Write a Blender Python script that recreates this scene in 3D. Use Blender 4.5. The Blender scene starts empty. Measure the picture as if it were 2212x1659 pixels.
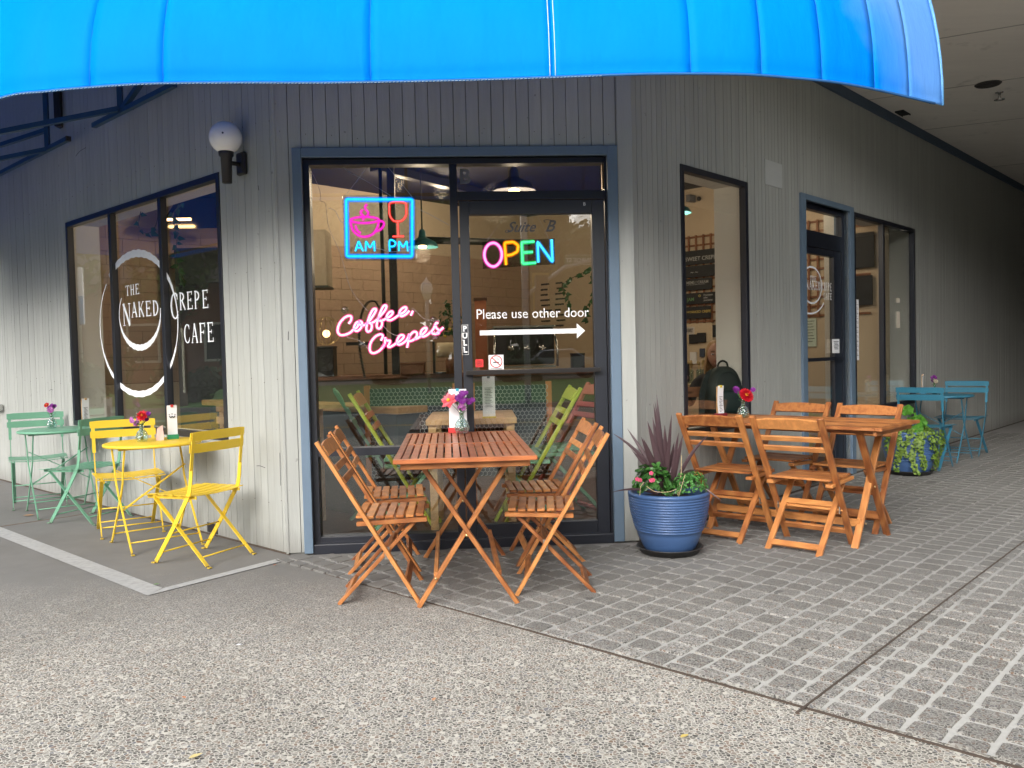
import bpy, bmesh, math, random
from mathutils import Vector, Matrix
random.seed(7)
R = math.radians
SC = bpy.context.scene
COL = SC.collection

# ------------------------------------------------------------------ camera
def setup_camera():
    yaw, pitch, roll = .0364, .0347, -.0240
    fw = Vector((math.sin(yaw)*math.cos(pitch), math.cos(yaw)*math.cos(pitch), -math.sin(pitch)))
    r0 = Vector((math.cos(yaw), -math.sin(yaw), 0)); u0 = r0.cross(fw)
    r = r0*math.cos(roll)+u0*math.sin(roll); u = -r0*math.sin(roll)+u0*math.cos(roll)
    cd = bpy.data.cameras.new('camera'); cam = bpy.data.objects.new('camera', cd); COL.objects.link(cam)
    cd.sensor_width = 36; cd.lens = 1822.9/2211*36; cd.clip_start = .05; cd.clip_end = 1500
    m = Matrix.Identity(4)
    for i in range(3):
        m[i][0] = r[i]; m[i][1] = u[i]; m[i][2] = -fw[i]
    m.translation = Vector((1.1892, -5.1109, 1.18))
    cam.matrix_world = m
    SC.camera = cam
setup_camera()

# ------------------------------------------------------------------ sky, sun, exposure
SUN_EL, SUN_ROT = 26, 208
w = bpy.data.worlds.new("World"); SC.world = w; w.use_nodes = True
nt = w.node_tree; nt.nodes.clear()
sky = nt.nodes.new('ShaderNodeTexSky'); sky.sky_type = 'NISHITA'; sky.sun_disc = False
sky.sun_elevation = R(SUN_EL); sky.sun_rotation = R(SUN_ROT); sky.air_density = 1.2; sky.dust_density = 4; sky.ozone_density = 1
hs = nt.nodes.new('ShaderNodeHueSaturation'); hs.inputs['Saturation'].default_value = .25
bg = nt.nodes.new('ShaderNodeBackground'); bg.inputs['Strength'].default_value = .15
wo = nt.nodes.new('ShaderNodeOutputWorld')
nt.links.new(sky.outputs[0], hs.inputs['Color']); nt.links.new(hs.outputs[0], bg.inputs[0]); nt.links.new(bg.outputs[0], wo.inputs[0])
sd = bpy.data.lights.new('sun', 'SUN'); sd.energy = 1.0; sd.angle = R(80); sd.color = (1, .975, .945)
so = bpy.data.objects.new('sun', sd); COL.objects.link(so)
az = R(SUN_ROT); el = R(SUN_EL)
dirv = Vector((math.sin(az)*math.cos(el), math.cos(az)*math.cos(el), math.sin(el)))
so.rotation_euler = dirv.to_track_quat('Z', 'Y').to_euler(); so.location = (0, -20, 30)
vs = SC.view_settings; vs.view_transform = 'Standard'; vs.look = 'None'; vs.exposure = 1.22; vs.gamma = 1; vs.use_curve_mapping = False
SC.render.engine = 'CYCLES'
SC.cycles.max_bounces = 8; SC.cycles.transparent_max_bounces = 24; SC.cycles.glossy_bounces = 4

# ------------------------------------------------------------------ materials
def lin(c):
    return tuple((x/255/12.92 if x/255 <= .04045 else ((x/255+.055)/1.055)**2.4) for x in c)
class NT:
    def __init__(s, name):
        s.m = bpy.data.materials.new(name); s.m.use_nodes = True; s.t = s.m.node_tree; s.t.nodes.clear()
        s.out = s.t.nodes.new('ShaderNodeOutputMaterial')
    def n(s, typ, **kw):
        nd = s.t.nodes.new(typ)
        for k, v in kw.items():
            if k[0] == '_': setattr(nd, k[1:], v)
            else:
                key = int(k[1:]) if k[0] == 'i' and k[1:].isdigit() else k.replace('__', ' ')
                inp = nd.inputs[key]
                if isinstance(v, bpy.types.NodeSocket): s.t.links.new(v, inp)
                else: inp.default_value = v
        return nd
    def link(s, a, b): s.t.links.new(a, b)
    def math(s, op, a, b=0.0, clamp=False):
        nd = s.n('ShaderNodeMath', _operation=op, _use_clamp=clamp, i0=a, i1=b); return nd.outputs[0]
    def ramp(s, fac, stops):
        nd = s.n('ShaderNodeValToRGB', Fac=fac); cr = nd.color_ramp
        while len(cr.elements) < len(stops): cr.elements.new(.5)
        for e, (p, c) in zip(cr.elements, stops): e.position = p; e.color = (*c, 1) if len(c) == 3 else c
        return nd.outputs['Color']
    def mix(s, fac, a, b, typ='MIX'):
        nd = s.t.nodes.new('ShaderNodeMix'); nd.data_type = 'RGBA'; nd.blend_type = typ
        for i, v in ((0, fac), (6, a), (7, b)):
            if isinstance(v, bpy.types.NodeSocket): s.t.links.new(v, nd.inputs[i])
            else: nd.inputs[i].default_value = (*v, 1) if isinstance(v, tuple) and len(v) == 3 else v
        return nd.outputs[2]
    def bsdf(s, **kw):
        b = s.n('ShaderNodeBsdfPrincipled', **kw); s.link(b.outputs[0], s.out.inputs[0]); return b
    def bump(s, h, strength=.3, dist=.01):
        return s.n('ShaderNodeBump', Height=h, Strength=strength, Distance=dist).outputs[0]
    def pos(s): return s.n('ShaderNodeNewGeometry').outputs['Position']
    def obj(s):
        tc = s.n('ShaderNodeTexCoord').outputs['Object']; oi = s.n('ShaderNodeObjectInfo')
        sc = s.n('ShaderNodeVectorMath', _operation='SCALE', i0=(13.7, 5.3, 9.1)); s.link(oi.outputs['Random'], sc.inputs['Scale'])
        return s.n('ShaderNodeVectorMath', _operation='ADD', i0=tc, i1=sc.outputs[0]).outputs[0], oi.outputs['Random']
    def noise(s, vec, scale, detail=4, rough=.55, out='Fac'):
        return s.n('ShaderNodeTexNoise', Vector=vec, Scale=scale, Detail=detail, Roughness=rough).outputs[out]
    def mapv(s, vec, scale): return s.n('ShaderNodeMapping', Vector=vec, Scale=scale).outputs[0]
def C4(c): return (*c, 1)
_cache = {}
def plain(name, col, rough=.6, metal=0, var=.12, vs_=6, bump=.0, spec=.5):
    if name in _cache: return _cache[name]
    s = NT(name); p = s.pos()
    n = s.noise(p, vs_, 5)
    c = s.mix(n, tuple(x*(1-var) for x in col), tuple(min(1, x*(1+var)) for x in col))
    kw = dict(Base__Color=c, Roughness=rough, Metallic=metal)
    if bump: kw['Normal'] = s.bump(s.noise(p, 180, 3), bump, .002)
    b = s.bsdf(**kw); b.inputs['Specular IOR Level'].default_value = spec
    _cache[name] = s.m; return s.m
def emis(name, col, strength):
    s = NT(name); e = s.n('ShaderNodeEmission', Color=C4(col), Strength=strength); s.link(e.outputs[0], s.out.inputs[0]); return s.m
def paint_wall(name, col, streak=.18):
    s = NT(name); p = s.pos()
    v = s.mapv(p, (14, 14, .9)); st = s.noise(v, 1.6, 6, .65)
    big = s.noise(p, 1.1, 4); fine = s.noise(s.mapv(p, (60, 60, 6)), 2.2, 4, .7)
    c = s.mix(s.math('MULTIPLY', st, 1), tuple(x*(1-streak) for x in col), tuple(x*(1+streak*.6) for x in col))
    c = s.mix(s.n('ShaderNodeMapRange', Value=big, i1=.45, i2=.75).outputs[0], c, tuple(x*.86 for x in col))
    oi = s.n('ShaderNodeObjectInfo').outputs['Random']
    c = s.mix(s.math('MULTIPLY', oi, .16), c, (.14, .15, .14))
    # rain splash and dirt at the foot of the wall
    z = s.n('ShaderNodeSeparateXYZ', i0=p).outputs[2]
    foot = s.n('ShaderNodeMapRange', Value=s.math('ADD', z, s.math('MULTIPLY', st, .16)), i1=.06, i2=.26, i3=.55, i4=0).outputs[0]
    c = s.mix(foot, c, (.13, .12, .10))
    spots = s.n('ShaderNodeMapRange', Value=s.noise(p, 22, 2), i1=.72, i2=.78).outputs[0]
    c = s.mix(s.math('MULTIPLY', spots, .5), c, (.10, .10, .095))
    s.bsdf(Base__Color=c, Roughness=.78, Normal=s.bump(fine, .35, .004)); return s.m
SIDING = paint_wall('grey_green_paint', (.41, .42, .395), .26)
SIDING_R = paint_wall('grey_green_paint_shaded', (.37, .375, .35), .2)  # same paint, darker copy with the passage shade in its colour
GROOVE_R = plain('lit_groove_tone', (.50, .51, .48), .8)  # paler tone paints the light caught in the right wall grooves
GROOVE = plain('dark_groove', (.14, .14, .13), .9)  # dark backing in the gaps between boards
BLUE_TRIM = plain('blue_trim_paint', (.12, .175, .24), .55, var=.14, vs_=9, bump=.15)
BLACK_AL = plain('black_anodised_aluminium', (.012, .014, .022), .38, metal=.0, var=.2, spec=.6)
BLACK_IRON = plain('black_iron', (.02, .018, .02), .5, bump=.1)
WHITE_PAINT = plain('white_paint', (.72, .70, .66), .7, var=.03)
TAN_WALL = plain('tan_interior_paint', (.50, .40, .29), .8, var=.06)
BLOCK = plain('tan_concrete_block', (.40, .28, .20), .85, var=.1, bump=.4)
MORT = plain('block_joint', (.19, .13, .10), .9)
DARK_CEIL = plain('dark_ceiling_paint', (.018, .016, .018), .8)
CHROME = plain('brushed_steel', (.55, .54, .52), .25, metal=1, var=.1)
BRASS = plain('brass_bolt', (.65, .5, .25), .3, metal=1)
ZINC = plain('zinc_latch', (.35, .33, .30), .45, metal=1, var=.2)
PAPER = plain('white_paper', (.82, .82, .84), .8, var=.02)
INK = plain('dark_ink', (.03, .03, .04), .8)
BLUE_INK = plain('blue_ink', (.08, .25, .50), .8)
VINYL_WHITE = plain('white_vinyl', (.88, .88, .88), .5, var=.02)
VINYL_GREY = plain('dark_grey_vinyl', (.055, .058, .065), .4)
BRUSH_WHITE = plain('white_window_paint', (.80, .82, .86), .6, var=.12, vs_=30)
RED_PAINT = plain('red_paint', (.55, .03, .03), .5)
def glass_mat(name, tint=(.93, .94, .92), k=1.0):
    s = NT(name); g = s.n('ShaderNodeNewGeometry')
    d = s.n('ShaderNodeVectorMath', _operation='DOT_PRODUCT', i0=g.outputs['Normal'], i1=g.outputs['Incoming'])
    c = s.math('ABSOLUTE', d.outputs['Value']); q = s.math('POWER', s.math('SUBTRACT', 1.0, c), 5.0)
    f = s.math('MULTIPLY', s.math('ADD', s.math('MULTIPLY', q, .9), .10), k, True)
    tr = s.n('ShaderNodeBsdfTransparent', Color=C4(tint))
    n = s.noise(s.pos(), 1.5, 2)
    gl = s.n('ShaderNodeBsdfGlossy', Roughness=.0, Normal=s.bump(n, .015, .02))
    mx = s.n('ShaderNodeMixShader', Fac=f, i1=tr.outputs[0], i2=gl.outputs[0]); s.link(mx.outputs[0], s.out.inputs[0]); return s.m
GLASS = glass_mat('window_glass')
ACRYLIC = glass_mat('clear_acrylic', (.85, .9, .95), .8)
def vase_glass():
    s = NT('clear_vase_glass'); g = s.n('ShaderNodeNewGeometry')
    d = s.n('ShaderNodeVectorMath', _operation='DOT_PRODUCT', i0=g.outputs['Normal'], i1=g.outputs['Incoming'])
    c = s.math('ABSOLUTE', d.outputs['Value']); q = s.math('POWER', s.math('SUBTRACT', 1.0, c), 2.2)
    f = s.math('ADD', s.math('MULTIPLY', q, .8), .10, True)
    tr = s.n('ShaderNodeBsdfTransparent', Color=(.80, .88, .86, 1)); gl = s.n('ShaderNodeBsdfGlossy', Roughness=.03, Color=(.9, .97, .97, 1), Normal=s.bump(s.n('ShaderNodeTexVoronoi', Vector=s.pos(), Scale=90.).outputs[0], .6, .01))
    mx = s.n('ShaderNodeMixShader', Fac=f, i1=tr.outputs[0], i2=gl.outputs[0]); s.link(mx.outputs[0], s.out.inputs[0]); return s.m
VGLASS = vase_glass()
def wood(name, a, b, c, rough=.38):
    s = NT(name); v, rnd = s.obj()
    g1 = s.noise(s.mapv(v, (1.6, 22, 22)), 2.2, 6, .6)
    g2 = s.n('ShaderNodeTexWave', Vector=s.mapv(v, (.8, 9, 9)), Scale=2.4, Distortion=7., Detail=3., Detail__Scale=1.2).outputs['Fac']
    knot = s.n('ShaderNodeMapRange', Value=s.n('ShaderNodeTexVoronoi', Vector=s.mapv(v, (3.2, 9, 9)), Scale=1.1).outputs['Distance'], i1=.03, i2=.14, i3=1, i4=0).outputs[0]
    k = s.math('ADD', s.math('MULTIPLY', g1, .6), s.math('MULTIPLY', g2, .35))
    col = s.ramp(k, [(.25, a), (.5, b), (.78, c)])
    r1 = s.ramp(rnd, [(0, tuple(x*.72 for x in (a[0], a[1]*.9, a[2]*.9))), (.5, b), (1, tuple(min(1, x*1.18) for x in c))])
    col = s.mix(.55, col, r1)
    col = s.mix(s.math('MULTIPLY', knot, .7), col, tuple(x*.3 for x in a))
    b_ = s.bsdf(Base__Color=col, Roughness=rough, Normal=s.bump(g1, .12, .003)); b_.inputs['Specular IOR Level'].default_value = .45
    return s.m
WOOD = wood('oiled_acacia_wood', (.19, .060, .020), (.38, .138, .042), (.59, .262, .082))
WOOD_RED = wood('reddish_acacia_wood', (.16, .038, .018), (.30, .085, .034), (.46, .155, .055), .3)
WOOD_TAN = wood('pale_plank_wood', (.33, .19, .08), (.50, .31, .14), (.62, .42, .22), .5)
WOOD_DARK = wood('dark_brown_wood', (.08, .03, .015), (.14, .06, .03), (.2, .09, .045), .5)
LATTICE = wood('red_brown_lattice_wood', (.17, .06, .03), (.26, .11, .05), (.34, .16, .08), .6)
def enamel(name, col): 
    s = NT(name); p, rnd = s.obj()
    c = s.mix(s.noise(p, 7, 4), tuple(x*.84 for x in col), col)
    z = s.n('ShaderNodeSeparateXYZ', i0=s.pos()).outputs[2]
    chip = s.math('MULTIPLY', s.n('ShaderNodeMapRange', Value=s.noise(p, 85, 3), i1=.67, i2=.71).outputs[0], s.n('ShaderNodeMapRange', Value=z, i1=.02, i2=.75, i3=1, i4=.35).outputs[0])
    c = s.mix(s.math('MULTIPLY', chip, .8), c, (.13, .07, .035))
    c = s.mix(s.n('ShaderNodeMapRange', Value=z, i1=.0, i2=.05, i3=.5, i4=0).outputs[0], c, (.12, .09, .06))
    b = s.bsdf(Base__Color=c, Roughness=.42, Normal=s.bump(s.noise(p, 160, 2), .06, .002)); return s.m
YELLOW = enamel('yellow_enamel', (.88, .60, .035)); GREEN = enamel('sage_green_enamel', (.16, .38, .25)); TEAL = enamel('blue_enamel', (.035, .19, .29))
def fabric():
    s = NT('blue_awning_fabric'); p = s.pos()
    weave = s.noise(s.mapv(p, (1, 1, 1)), 260, 2); big = s.noise(p, 1.5, 4, .5)
    col = s.mix(big, (.0, .185, .80), (.0, .255, .92))
    # paler grey blue patches towards the end of the cloth
    x = s.n('ShaderNodeSeparateXYZ', i0=p)
    fx = s.n('ShaderNodeMapRange', Value=s.math('ADD', s.math('ADD', x.outputs[0], s.math('MULTIPLY', x.outputs[2], .45)), s.math('MULTIPLY', s.noise(p, 3.2, 3), .35)), i1=4.40, i2=4.72).outputs[0]
    col = s.mix(s.math('MULTIPLY', fx, .55), col, (.20, .36, .60))
    wr_ = s.math('ADD', s.math('MULTIPLY', s.noise(s.mapv(p, (5, 5, 1.3)), 1.4, 4), 1.0), s.math('MULTIPLY', weave, .03)); d = s.n('ShaderNodeBsdfDiffuse', Color=col, Normal=s.bump(wr_, .45, .03)); t = s.n('ShaderNodeBsdfTranslucent', Color=col)
    mx = s.n('ShaderNodeMixShader', Fac=.13, i1=d.outputs[0], i2=t.outputs[0])
    g = s.n('ShaderNodeBsdfGlossy', Roughness=.55, Color=(.2, .6, 1, 1)); m2 = s.n('ShaderNodeMixShader', Fac=.012, i1=mx.outputs[0], i2=g.outputs[0])
    s.link(m2.outputs[0], s.out.inputs[0]); return s.m
FABRIC = fabric()
THREAD = plain('pale_seam_thread', (.55, .68, .80), .7)
AWN_STEEL = plain('navy_steel_tube', (.02, .06, .12), .5)
def ground_mat(name, mortar, pebA, pebB, smooth, y0, y1, scale=62, dark=0.0):
    s = NT(name); p = s.pos(); sp = s.n('ShaderNodeSeparateXYZ', i0=p)
    wv = s.noise(p, 30, 2, .5, 'Color')
    pv = s.n('ShaderNodeVectorMath', _operation='ADD', i0=p, i1=s.n('ShaderNodeVectorMath', _operation='SCALE', i0=wv, Scale=.012).outputs[0]).outputs[0]
    vo = s.n('ShaderNodeTexVoronoi', Vector=pv, Scale=float(scale)); ve = s.n('ShaderNodeTexVoronoi', Vector=pv, Scale=float(scale), _feature='DISTANCE_TO_EDGE')
    rc = s.n('ShaderNodeSeparateColor', i0=vo.outputs['Color'])
    peb = s.ramp(rc.outputs[0], [(0, pebA), (.35, pebB), (.6, tuple((a+b)/2 for a, b in zip(pebA, mortar))), (.82, (.20, .115, .07)), (.9, (.10, .11, .14)), (1, (.48, .44, .38))])
    edge = s.n('ShaderNodeMapRange', Value=ve.outputs[0], i1=.05, i2=.12).outputs[0]
    prs = s.n('ShaderNodeMapRange', Value=rc.outputs[1], i1=.03, i2=.06).outputs[0]
    edge = s.math('MULTIPLY', edge, prs)
    agg = s.mix(edge, mortar, peb)
    agg = s.mix(s.math('MULTIPLY', s.noise(p, 90, 3), .35), agg, tuple(x*.5 for x in mortar))
    big = s.noise(p, .9, 5, .6); mid = s.noise(p, 5, 5, .6)
    sm = s.mix(mid, tuple(x*.82 for x in smooth), tuple(x*1.14 for x in smooth))
    fine = s.noise(p, 160, 3, .7); sm = s.mix(s.math('MULTIPLY', fine, .5), sm, tuple(x*.6 for x in smooth))
    fac = s.n('ShaderNodeMapRange', Value=s.math('ADD', sp.outputs[1], s.math('MULTIPLY', s.math('SUBTRACT', mid, .5), 1.0)), i1=y0, i2=y1, i3=0, i4=1).outputs[0]
    c = s.mix(fac, sm, agg)
    stain = s.n('ShaderNodeMapRange', Value=big, i1=.42, i2=.72, i3=0, i4=.45).outputs[0]
    c = s.mix(stain, c, s.mix(1.0, c, (.60, .585, .55), 'MULTIPLY'))
    gum = s.n('ShaderNodeMapRange', Value=s.noise(p, 3.3, 1), i1=.76, i2=.77, i3=0, i4=.6).outputs[0]
    c = s.mix(gum, c, (.05, .05, .05))
    rnd = s.n('ShaderNodeObjectInfo').outputs['Random']
    if dark: c = s.mix(s.math('MULTIPLY', rnd, dark), c, (.09, .085, .075))
    h = s.math('ADD', s.math('MULTIPLY', s.math('MULTIPLY', edge, fac), 1.0), s.math('MULTIPLY', fine, .3))
    s.bsdf(Base__Color=c, Roughness=.85, Normal=s.bump(h, .55, .006)); return s.m
CONC = ground_mat('exposed_aggregate_concrete', (.64, .61, .54), (.030, .028, .026), (.140, .126, .110), (.205, .199, .187), -.35, -1.9, 78)
STONE = ground_mat('paving_stone_concrete', (.50, .485, .45), (.045, .042, .038), (.17, .157, .14), (.215, .211, .20), -.5, -1.9, 88, .45)
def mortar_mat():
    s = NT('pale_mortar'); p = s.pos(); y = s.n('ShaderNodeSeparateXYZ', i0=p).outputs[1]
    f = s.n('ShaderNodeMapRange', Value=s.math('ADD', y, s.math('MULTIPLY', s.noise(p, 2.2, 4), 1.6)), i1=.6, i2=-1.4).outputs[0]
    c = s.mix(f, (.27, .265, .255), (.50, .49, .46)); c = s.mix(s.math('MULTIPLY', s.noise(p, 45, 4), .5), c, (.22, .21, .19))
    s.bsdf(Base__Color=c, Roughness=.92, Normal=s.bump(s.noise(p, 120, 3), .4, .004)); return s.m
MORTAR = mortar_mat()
ROADP = plain('worn_white_road_paint', (.37, .37, .36), .85, var=.35, vs_=28, bump=.3)
JOINT = plain('dirt_filled_joint', (.075, .055, .042), .95, var=.5, vs_=20)
def ceil_mat():
    s = NT('soffit_concrete'); p = s.pos()
    c = s.mix(s.noise(s.mapv(p, (1, 5, 1)), 1.6, 6, .65), (.60, .565, .51), (.74, .70, .63)); c = s.mix(s.n('ShaderNodeMapRange', Value=s.noise(p, 2.6, 4), i1=.62, i2=.74, i3=0, i4=.5).outputs[0], c, (.14, .13, .115))
    s.bsdf(Base__Color=c, Roughness=.9, Normal=s.bump(s.noise(p, 90, 4), .4, .004)); return s.m
SOFFIT = ceil_mat()
def leafm(name, a, b, rough=.4, tr=.25):
    s = NT(name); p, rnd = s.obj()
    isl = s.n('ShaderNodeNewGeometry').outputs['Random Per Island']
    c = s.mix(isl, a, b); c = s.mix(s.math('MULTIPLY', s.noise(p, 40, 2), .4), c, tuple(x*.6 for x in a))
    pr = s.n('ShaderNodeBsdfPrincipled', Base__Color=c, Roughness=rough); t = s.n('ShaderNodeBsdfTranslucent', Color=c)
    m = s.n('ShaderNodeMixShader', Fac=tr, i1=pr.outputs[0], i2=t.outputs[0]); s.link(m.outputs[0], s.out.inputs[0]); return s.m
LEAF = leafm('glossy_green_leaf', (.03, .11, .02), (.09, .26, .05)); LEAF_B = leafm('bright_parsley_leaf', (.05, .20, .04), (.12, .34, .07), .6)
CORDY = leafm('purple_cordyline_leaf', (.045, .022, .03), (.11, .065, .07), .35, .15)
VINE = leafm('yellow_green_creeper_leaf', (.12, .22, .03), (.26, .38, .06), .5); TREE = leafm('tree_foliage', (.045, .085, .025), (.12, .19, .05), .7)
BUSH = leafm('dark_shrub_foliage', (.03, .055, .02), (.07, .12, .035), .7)
DARKLEAF = leafm('deep_green_houseplant_leaf', (.02, .07, .025), (.04, .12, .04))

# ------------------------------------------------------------------ mesh helpers
class MB:
    def __init__(s): s.v = []; s.f = []; s.sm = []
    def add(s, vs, fs, smooth=False):
        o = len(s.v); s.v += [tuple(v) for v in vs]; s.f += [tuple(i+o for i in f) for f in fs]; s.sm += [smooth]*len(fs); return s
    def box(s, x0, x1, y0, y1, z0, z1, M=None):
        vs = [Vector((x, y, z)) for z in (z0, z1) for y in (y0, y1) for x in (x0, x1)]
        if M: vs = [M @ v for v in vs]
        return s.add(vs, [(0, 2, 3, 1), (4, 5, 7, 6), (0, 1, 5, 4), (2, 6, 7, 3), (0, 4, 6, 2), (1, 3, 7, 5)])
    def bar(s, p0, p1, w_, t_, up=(0, 0, 1)):
        return s.box(0, (Vector(p1)-Vector(p0)).length, -w_/2, w_/2, -t_/2, t_/2, axm(p0, p1, up))
    def tube(s, pts, r, n=8, caps=True, closed=False):
        pts = [Vector(p) for p in pts]; rings = []; N = len(pts); prev = None
        for i, p in enumerate(pts):
            if closed: d = pts[(i+1) % N]-pts[i-1]
            else: d = pts[min(i+1, N-1)]-pts[max(i-1, 0)]
            if d.length < 1e-9: d = Vector((0, 0, 1))
            d.normalize()
            if prev is None:
                a = Vector((0, 0, 1)) if abs(d.z) < .9 else Vector((1, 0, 0)); u = d.cross(a).normalized()
            else:
                u = (prev-d*prev.dot(d)); u = u.normalized() if u.length > 1e-6 else d.orthogonal().normalized()
            prev = u; v = d.cross(u); rr = r[i] if isinstance(r, (list, tuple)) else r
            rings.append([p+u*(rr*math.cos(2*math.pi*k/n))+v*(rr*math.sin(2*math.pi*k/n)) for k in range(n)])
        vs = [q for ring in rings for q in ring]; fs = []
        for i in range(N if closed else N-1):
            j = (i+1) % N
            for k in range(n): fs.append((i*n+k, i*n+(k+1) % n, j*n+(k+1) % n, j*n+k))
        if caps and not closed: fs += [tuple(range(n-1, -1, -1)), tuple((N-1)*n+k for k in range(n))]
        return s.add(vs, fs, True)
    def lathe(s, prof, n=32, c=(0, 0, 0), closed_ends=False):
        vs = []; fs = []; m = len(prof)
        for k in range(n):
            a = 2*math.pi*k/n
            for (r, z) in prof: vs.append((c[0]+r*math.cos(a), c[1]+r*math.sin(a), c[2]+z))
        for k in range(n):
            k2 = (k+1) % n
            for i in range(m-1): fs.append((k*m+i, k2*m+i, k2*m+i+1, k*m+i+1))
        return s.add(vs, fs, True)
    def prism(s, poly, y0, y1, M=None):   # polygon in x,z extruded along y
        n = len(poly); vs = [Vector((x, y0, z)) for x, z in poly]+[Vector((x, y1, z)) for x, z in poly]
        if M: vs = [M @ v for v in vs]
        return s.add(vs, [tuple(range(n)), tuple(range(2*n-1, n-1, -1))]+[(i, i+n, (i+1) % n+n, (i+1) % n) for i in range(n)])
    def sphere(s, c, r, n=10, sc=(1, 1, 1)):
        prof = [(math.sin(math.pi*i/n)*r, -math.cos(math.pi*i/n)*r) for i in range(n+1)]; o = len(s.v); s.lathe(prof, n*2)
        for i in range(o, len(s.v)): x, y, z = s.v[i]; s.v[i] = (c[0]+x*sc[0], c[1]+y*sc[1], c[2]+z*sc[2])
        return s
    def mesh(s, name):
        me = bpy.data.meshes.new(name); me.from_pydata(s.v, [], s.f); me.polygons.foreach_set('use_smooth', s.sm); me.validate(); me.update(); return me
def axm(p0, p1, up=(0, 0, 1)):
    p0 = Vector(p0); x = (Vector(p1)-p0).normalized(); up = Vector(up)
    if abs(x.dot(up.normalized())) > .98: up = Vector((0, 1, 0)) if abs(x.y) < .9 else Vector((1, 0, 0))
    y = up.cross(x).normalized(); z = x.cross(y); m = Matrix.Identity(4)
    for i in range(3): m[i][0] = x[i]; m[i][1] = y[i]; m[i][2] = z[i]
    m.translation = p0; return m
def link(name, me, mat=None, parent=None, M=None, bevel=0, label=None, kind=None):
    o = bpy.data.objects.new(name, me); COL.objects.link(o)
    if mat is not None and me is not None and not me.materials: me.materials.append(mat)
    if parent: o.parent = parent
    if M is not None: o.matrix_basis = M
    if bevel:
        b = o.modifiers.new('bevel', 'BEVEL'); b.width = bevel; b.segments = 2; b.limit_method = 'ANGLE'; b.angle_limit = R(40)
    if label: o['label'] = label
    if kind: o['kind'] = kind
    return o
def obj(name, mb, mat, parent=None, M=None, **k): return link(name, mb.mesh(name), mat, parent, M, **k)
def thing(name, label, cat, loc=(0, 0, 0), rz=0, group=None, scale=None):
    o = bpy.data.objects.new(name, None); COL.objects.link(o); o.location = loc; o.rotation_euler = (0, 0, rz); o.empty_display_size = .1
    if scale: o.scale = (scale,)*3
    o['label'] = label; o['category'] = cat
    if group: o['group'] = group
    return o
def tag(o, label, cat, group=None):
    o['label'] = label; o['category'] = cat
    if group: o['group'] = group
    return o
_bars = {}
def barobj(name, p0, p1, w_, t_, mat, parent, up=(0, 0, 1), bevel=.0025, **k):
    L = (Vector(p1)-Vector(p0)).length; key = (round(L, 3), w_, t_, mat.name, bevel)
    if key not in _bars:
        bm = bmesh.new(); bmesh.ops.create_cube(bm, size=1)
        bmesh.ops.scale(bm, vec=(L, w_, t_), verts=bm.verts); bmesh.ops.translate(bm, vec=(L/2, 0, 0), verts=bm.verts)
        if bevel: bmesh.ops.bevel(bm, geom=bm.edges[:], offset=min(bevel, w_/3, t_/3), segments=1, affect='EDGES')
        me = bpy.data.meshes.new(name); bm.to_mesh(me); bm.free(); me.materials.append(mat); _bars[key] = me
    return link(name, _bars[key], None, parent, axm(p0, p1, up), **k)
def copy_thing(root, label=None, loc=None, rz=None, group=None, mats=None, scale=None):
    def cp(o, par):
        c = o.copy(); COL.objects.link(c); c.parent = par
        for ch in o.children: cp(ch, c)
        if mats and o.type == 'MESH':
            for sl in c.material_slots:
                if sl.material and sl.material.name in mats:
                    mm = mats[sl.material.name]; sl.link = 'OBJECT'; sl.material = mm
        return c
    r = cp(root, None)
    if label: r['label'] = label
    if loc is not None: r.location = loc
    if rz is not None: r.rotation_euler = (0, 0, rz)
    if group: r['group'] = group
    if scale: r.scale = (scale,)*3
    return r
def text_mesh(txt, size, mat, extrude=.0006, align='LEFT', shear=0, bold=0, sx=1.0, space=1.0):
    cu = bpy.data.curves.new('t', 'FONT'); cu.body = txt; cu.size = size; cu.extrude = extrude; cu.align_x = align; cu.shear = shear; cu.offset = bold; cu.space_character = space
    cu.resolution_u = 3
    o = bpy.data.objects.new('t', cu); me = bpy.data.meshes.new_from_object(o); bpy.data.objects.remove(o); bpy.data.curves.remove(cu)
    # text lies in x,y: turn it upright so x right, z up, facing -y
    for v in me.vertices: v.co = Vector((v.co.x*sx, -v.co.z, v.co.y))
    me.materials.clear(); me.materials.append(mat); return me
def text(name, txt, size, mat, parent, loc, **k):
    return link(name, text_mesh(txt, size, mat, **k), None, parent, Matrix.Translation(loc))
def smooth_path(pts, n=5, closed=False):
    P = [Vector(p) for p in pts]; out = []; N = len(P)
    for i in range(N if closed else N-1):
        if closed: p0, p1, p2, p3 = P[i-1], P[i], P[(i+1) % N], P[(i+2) % N]
        else: p0, p1, p2, p3 = P[max(i-1, 0)], P[i], P[i+1], P[min(i+2, N-1)]
        for k in range(n):
            t = k/n; out.append(.5*((2*p1)+(p2-p0)*t+(2*p0-5*p1+4*p2-p3)*t*t+(3*p1-p0-3*p2+p3)*t**3))
    if not closed: out.append(P[-1])
    return out

# ------------------------------------------------------------------ wall frames (x right, y inward, z up, seen from outside)
S2 = math.sqrt(.5); PH = .0312; BX = 2.133
def fm(o, x, y):
    m = Matrix.Identity(4)
    for i in range(3): m[i][0] = x[i]; m[i][1] = y[i]
    m[2][2] = 1; m.translation = Vector(o); return m
BP = Vector((BX*math.cos(PH), BX*math.sin(PH), 0))
MF = fm((0, 0, 0), (math.cos(PH), math.sin(PH), 0), (-math.sin(PH), math.cos(PH), 0))
ML = fm((0, 0, 0), (S2, -S2, 0), (S2, S2, 0))
MR = fm(BP, (S2, S2, 0), (-S2, S2, 0))

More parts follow.
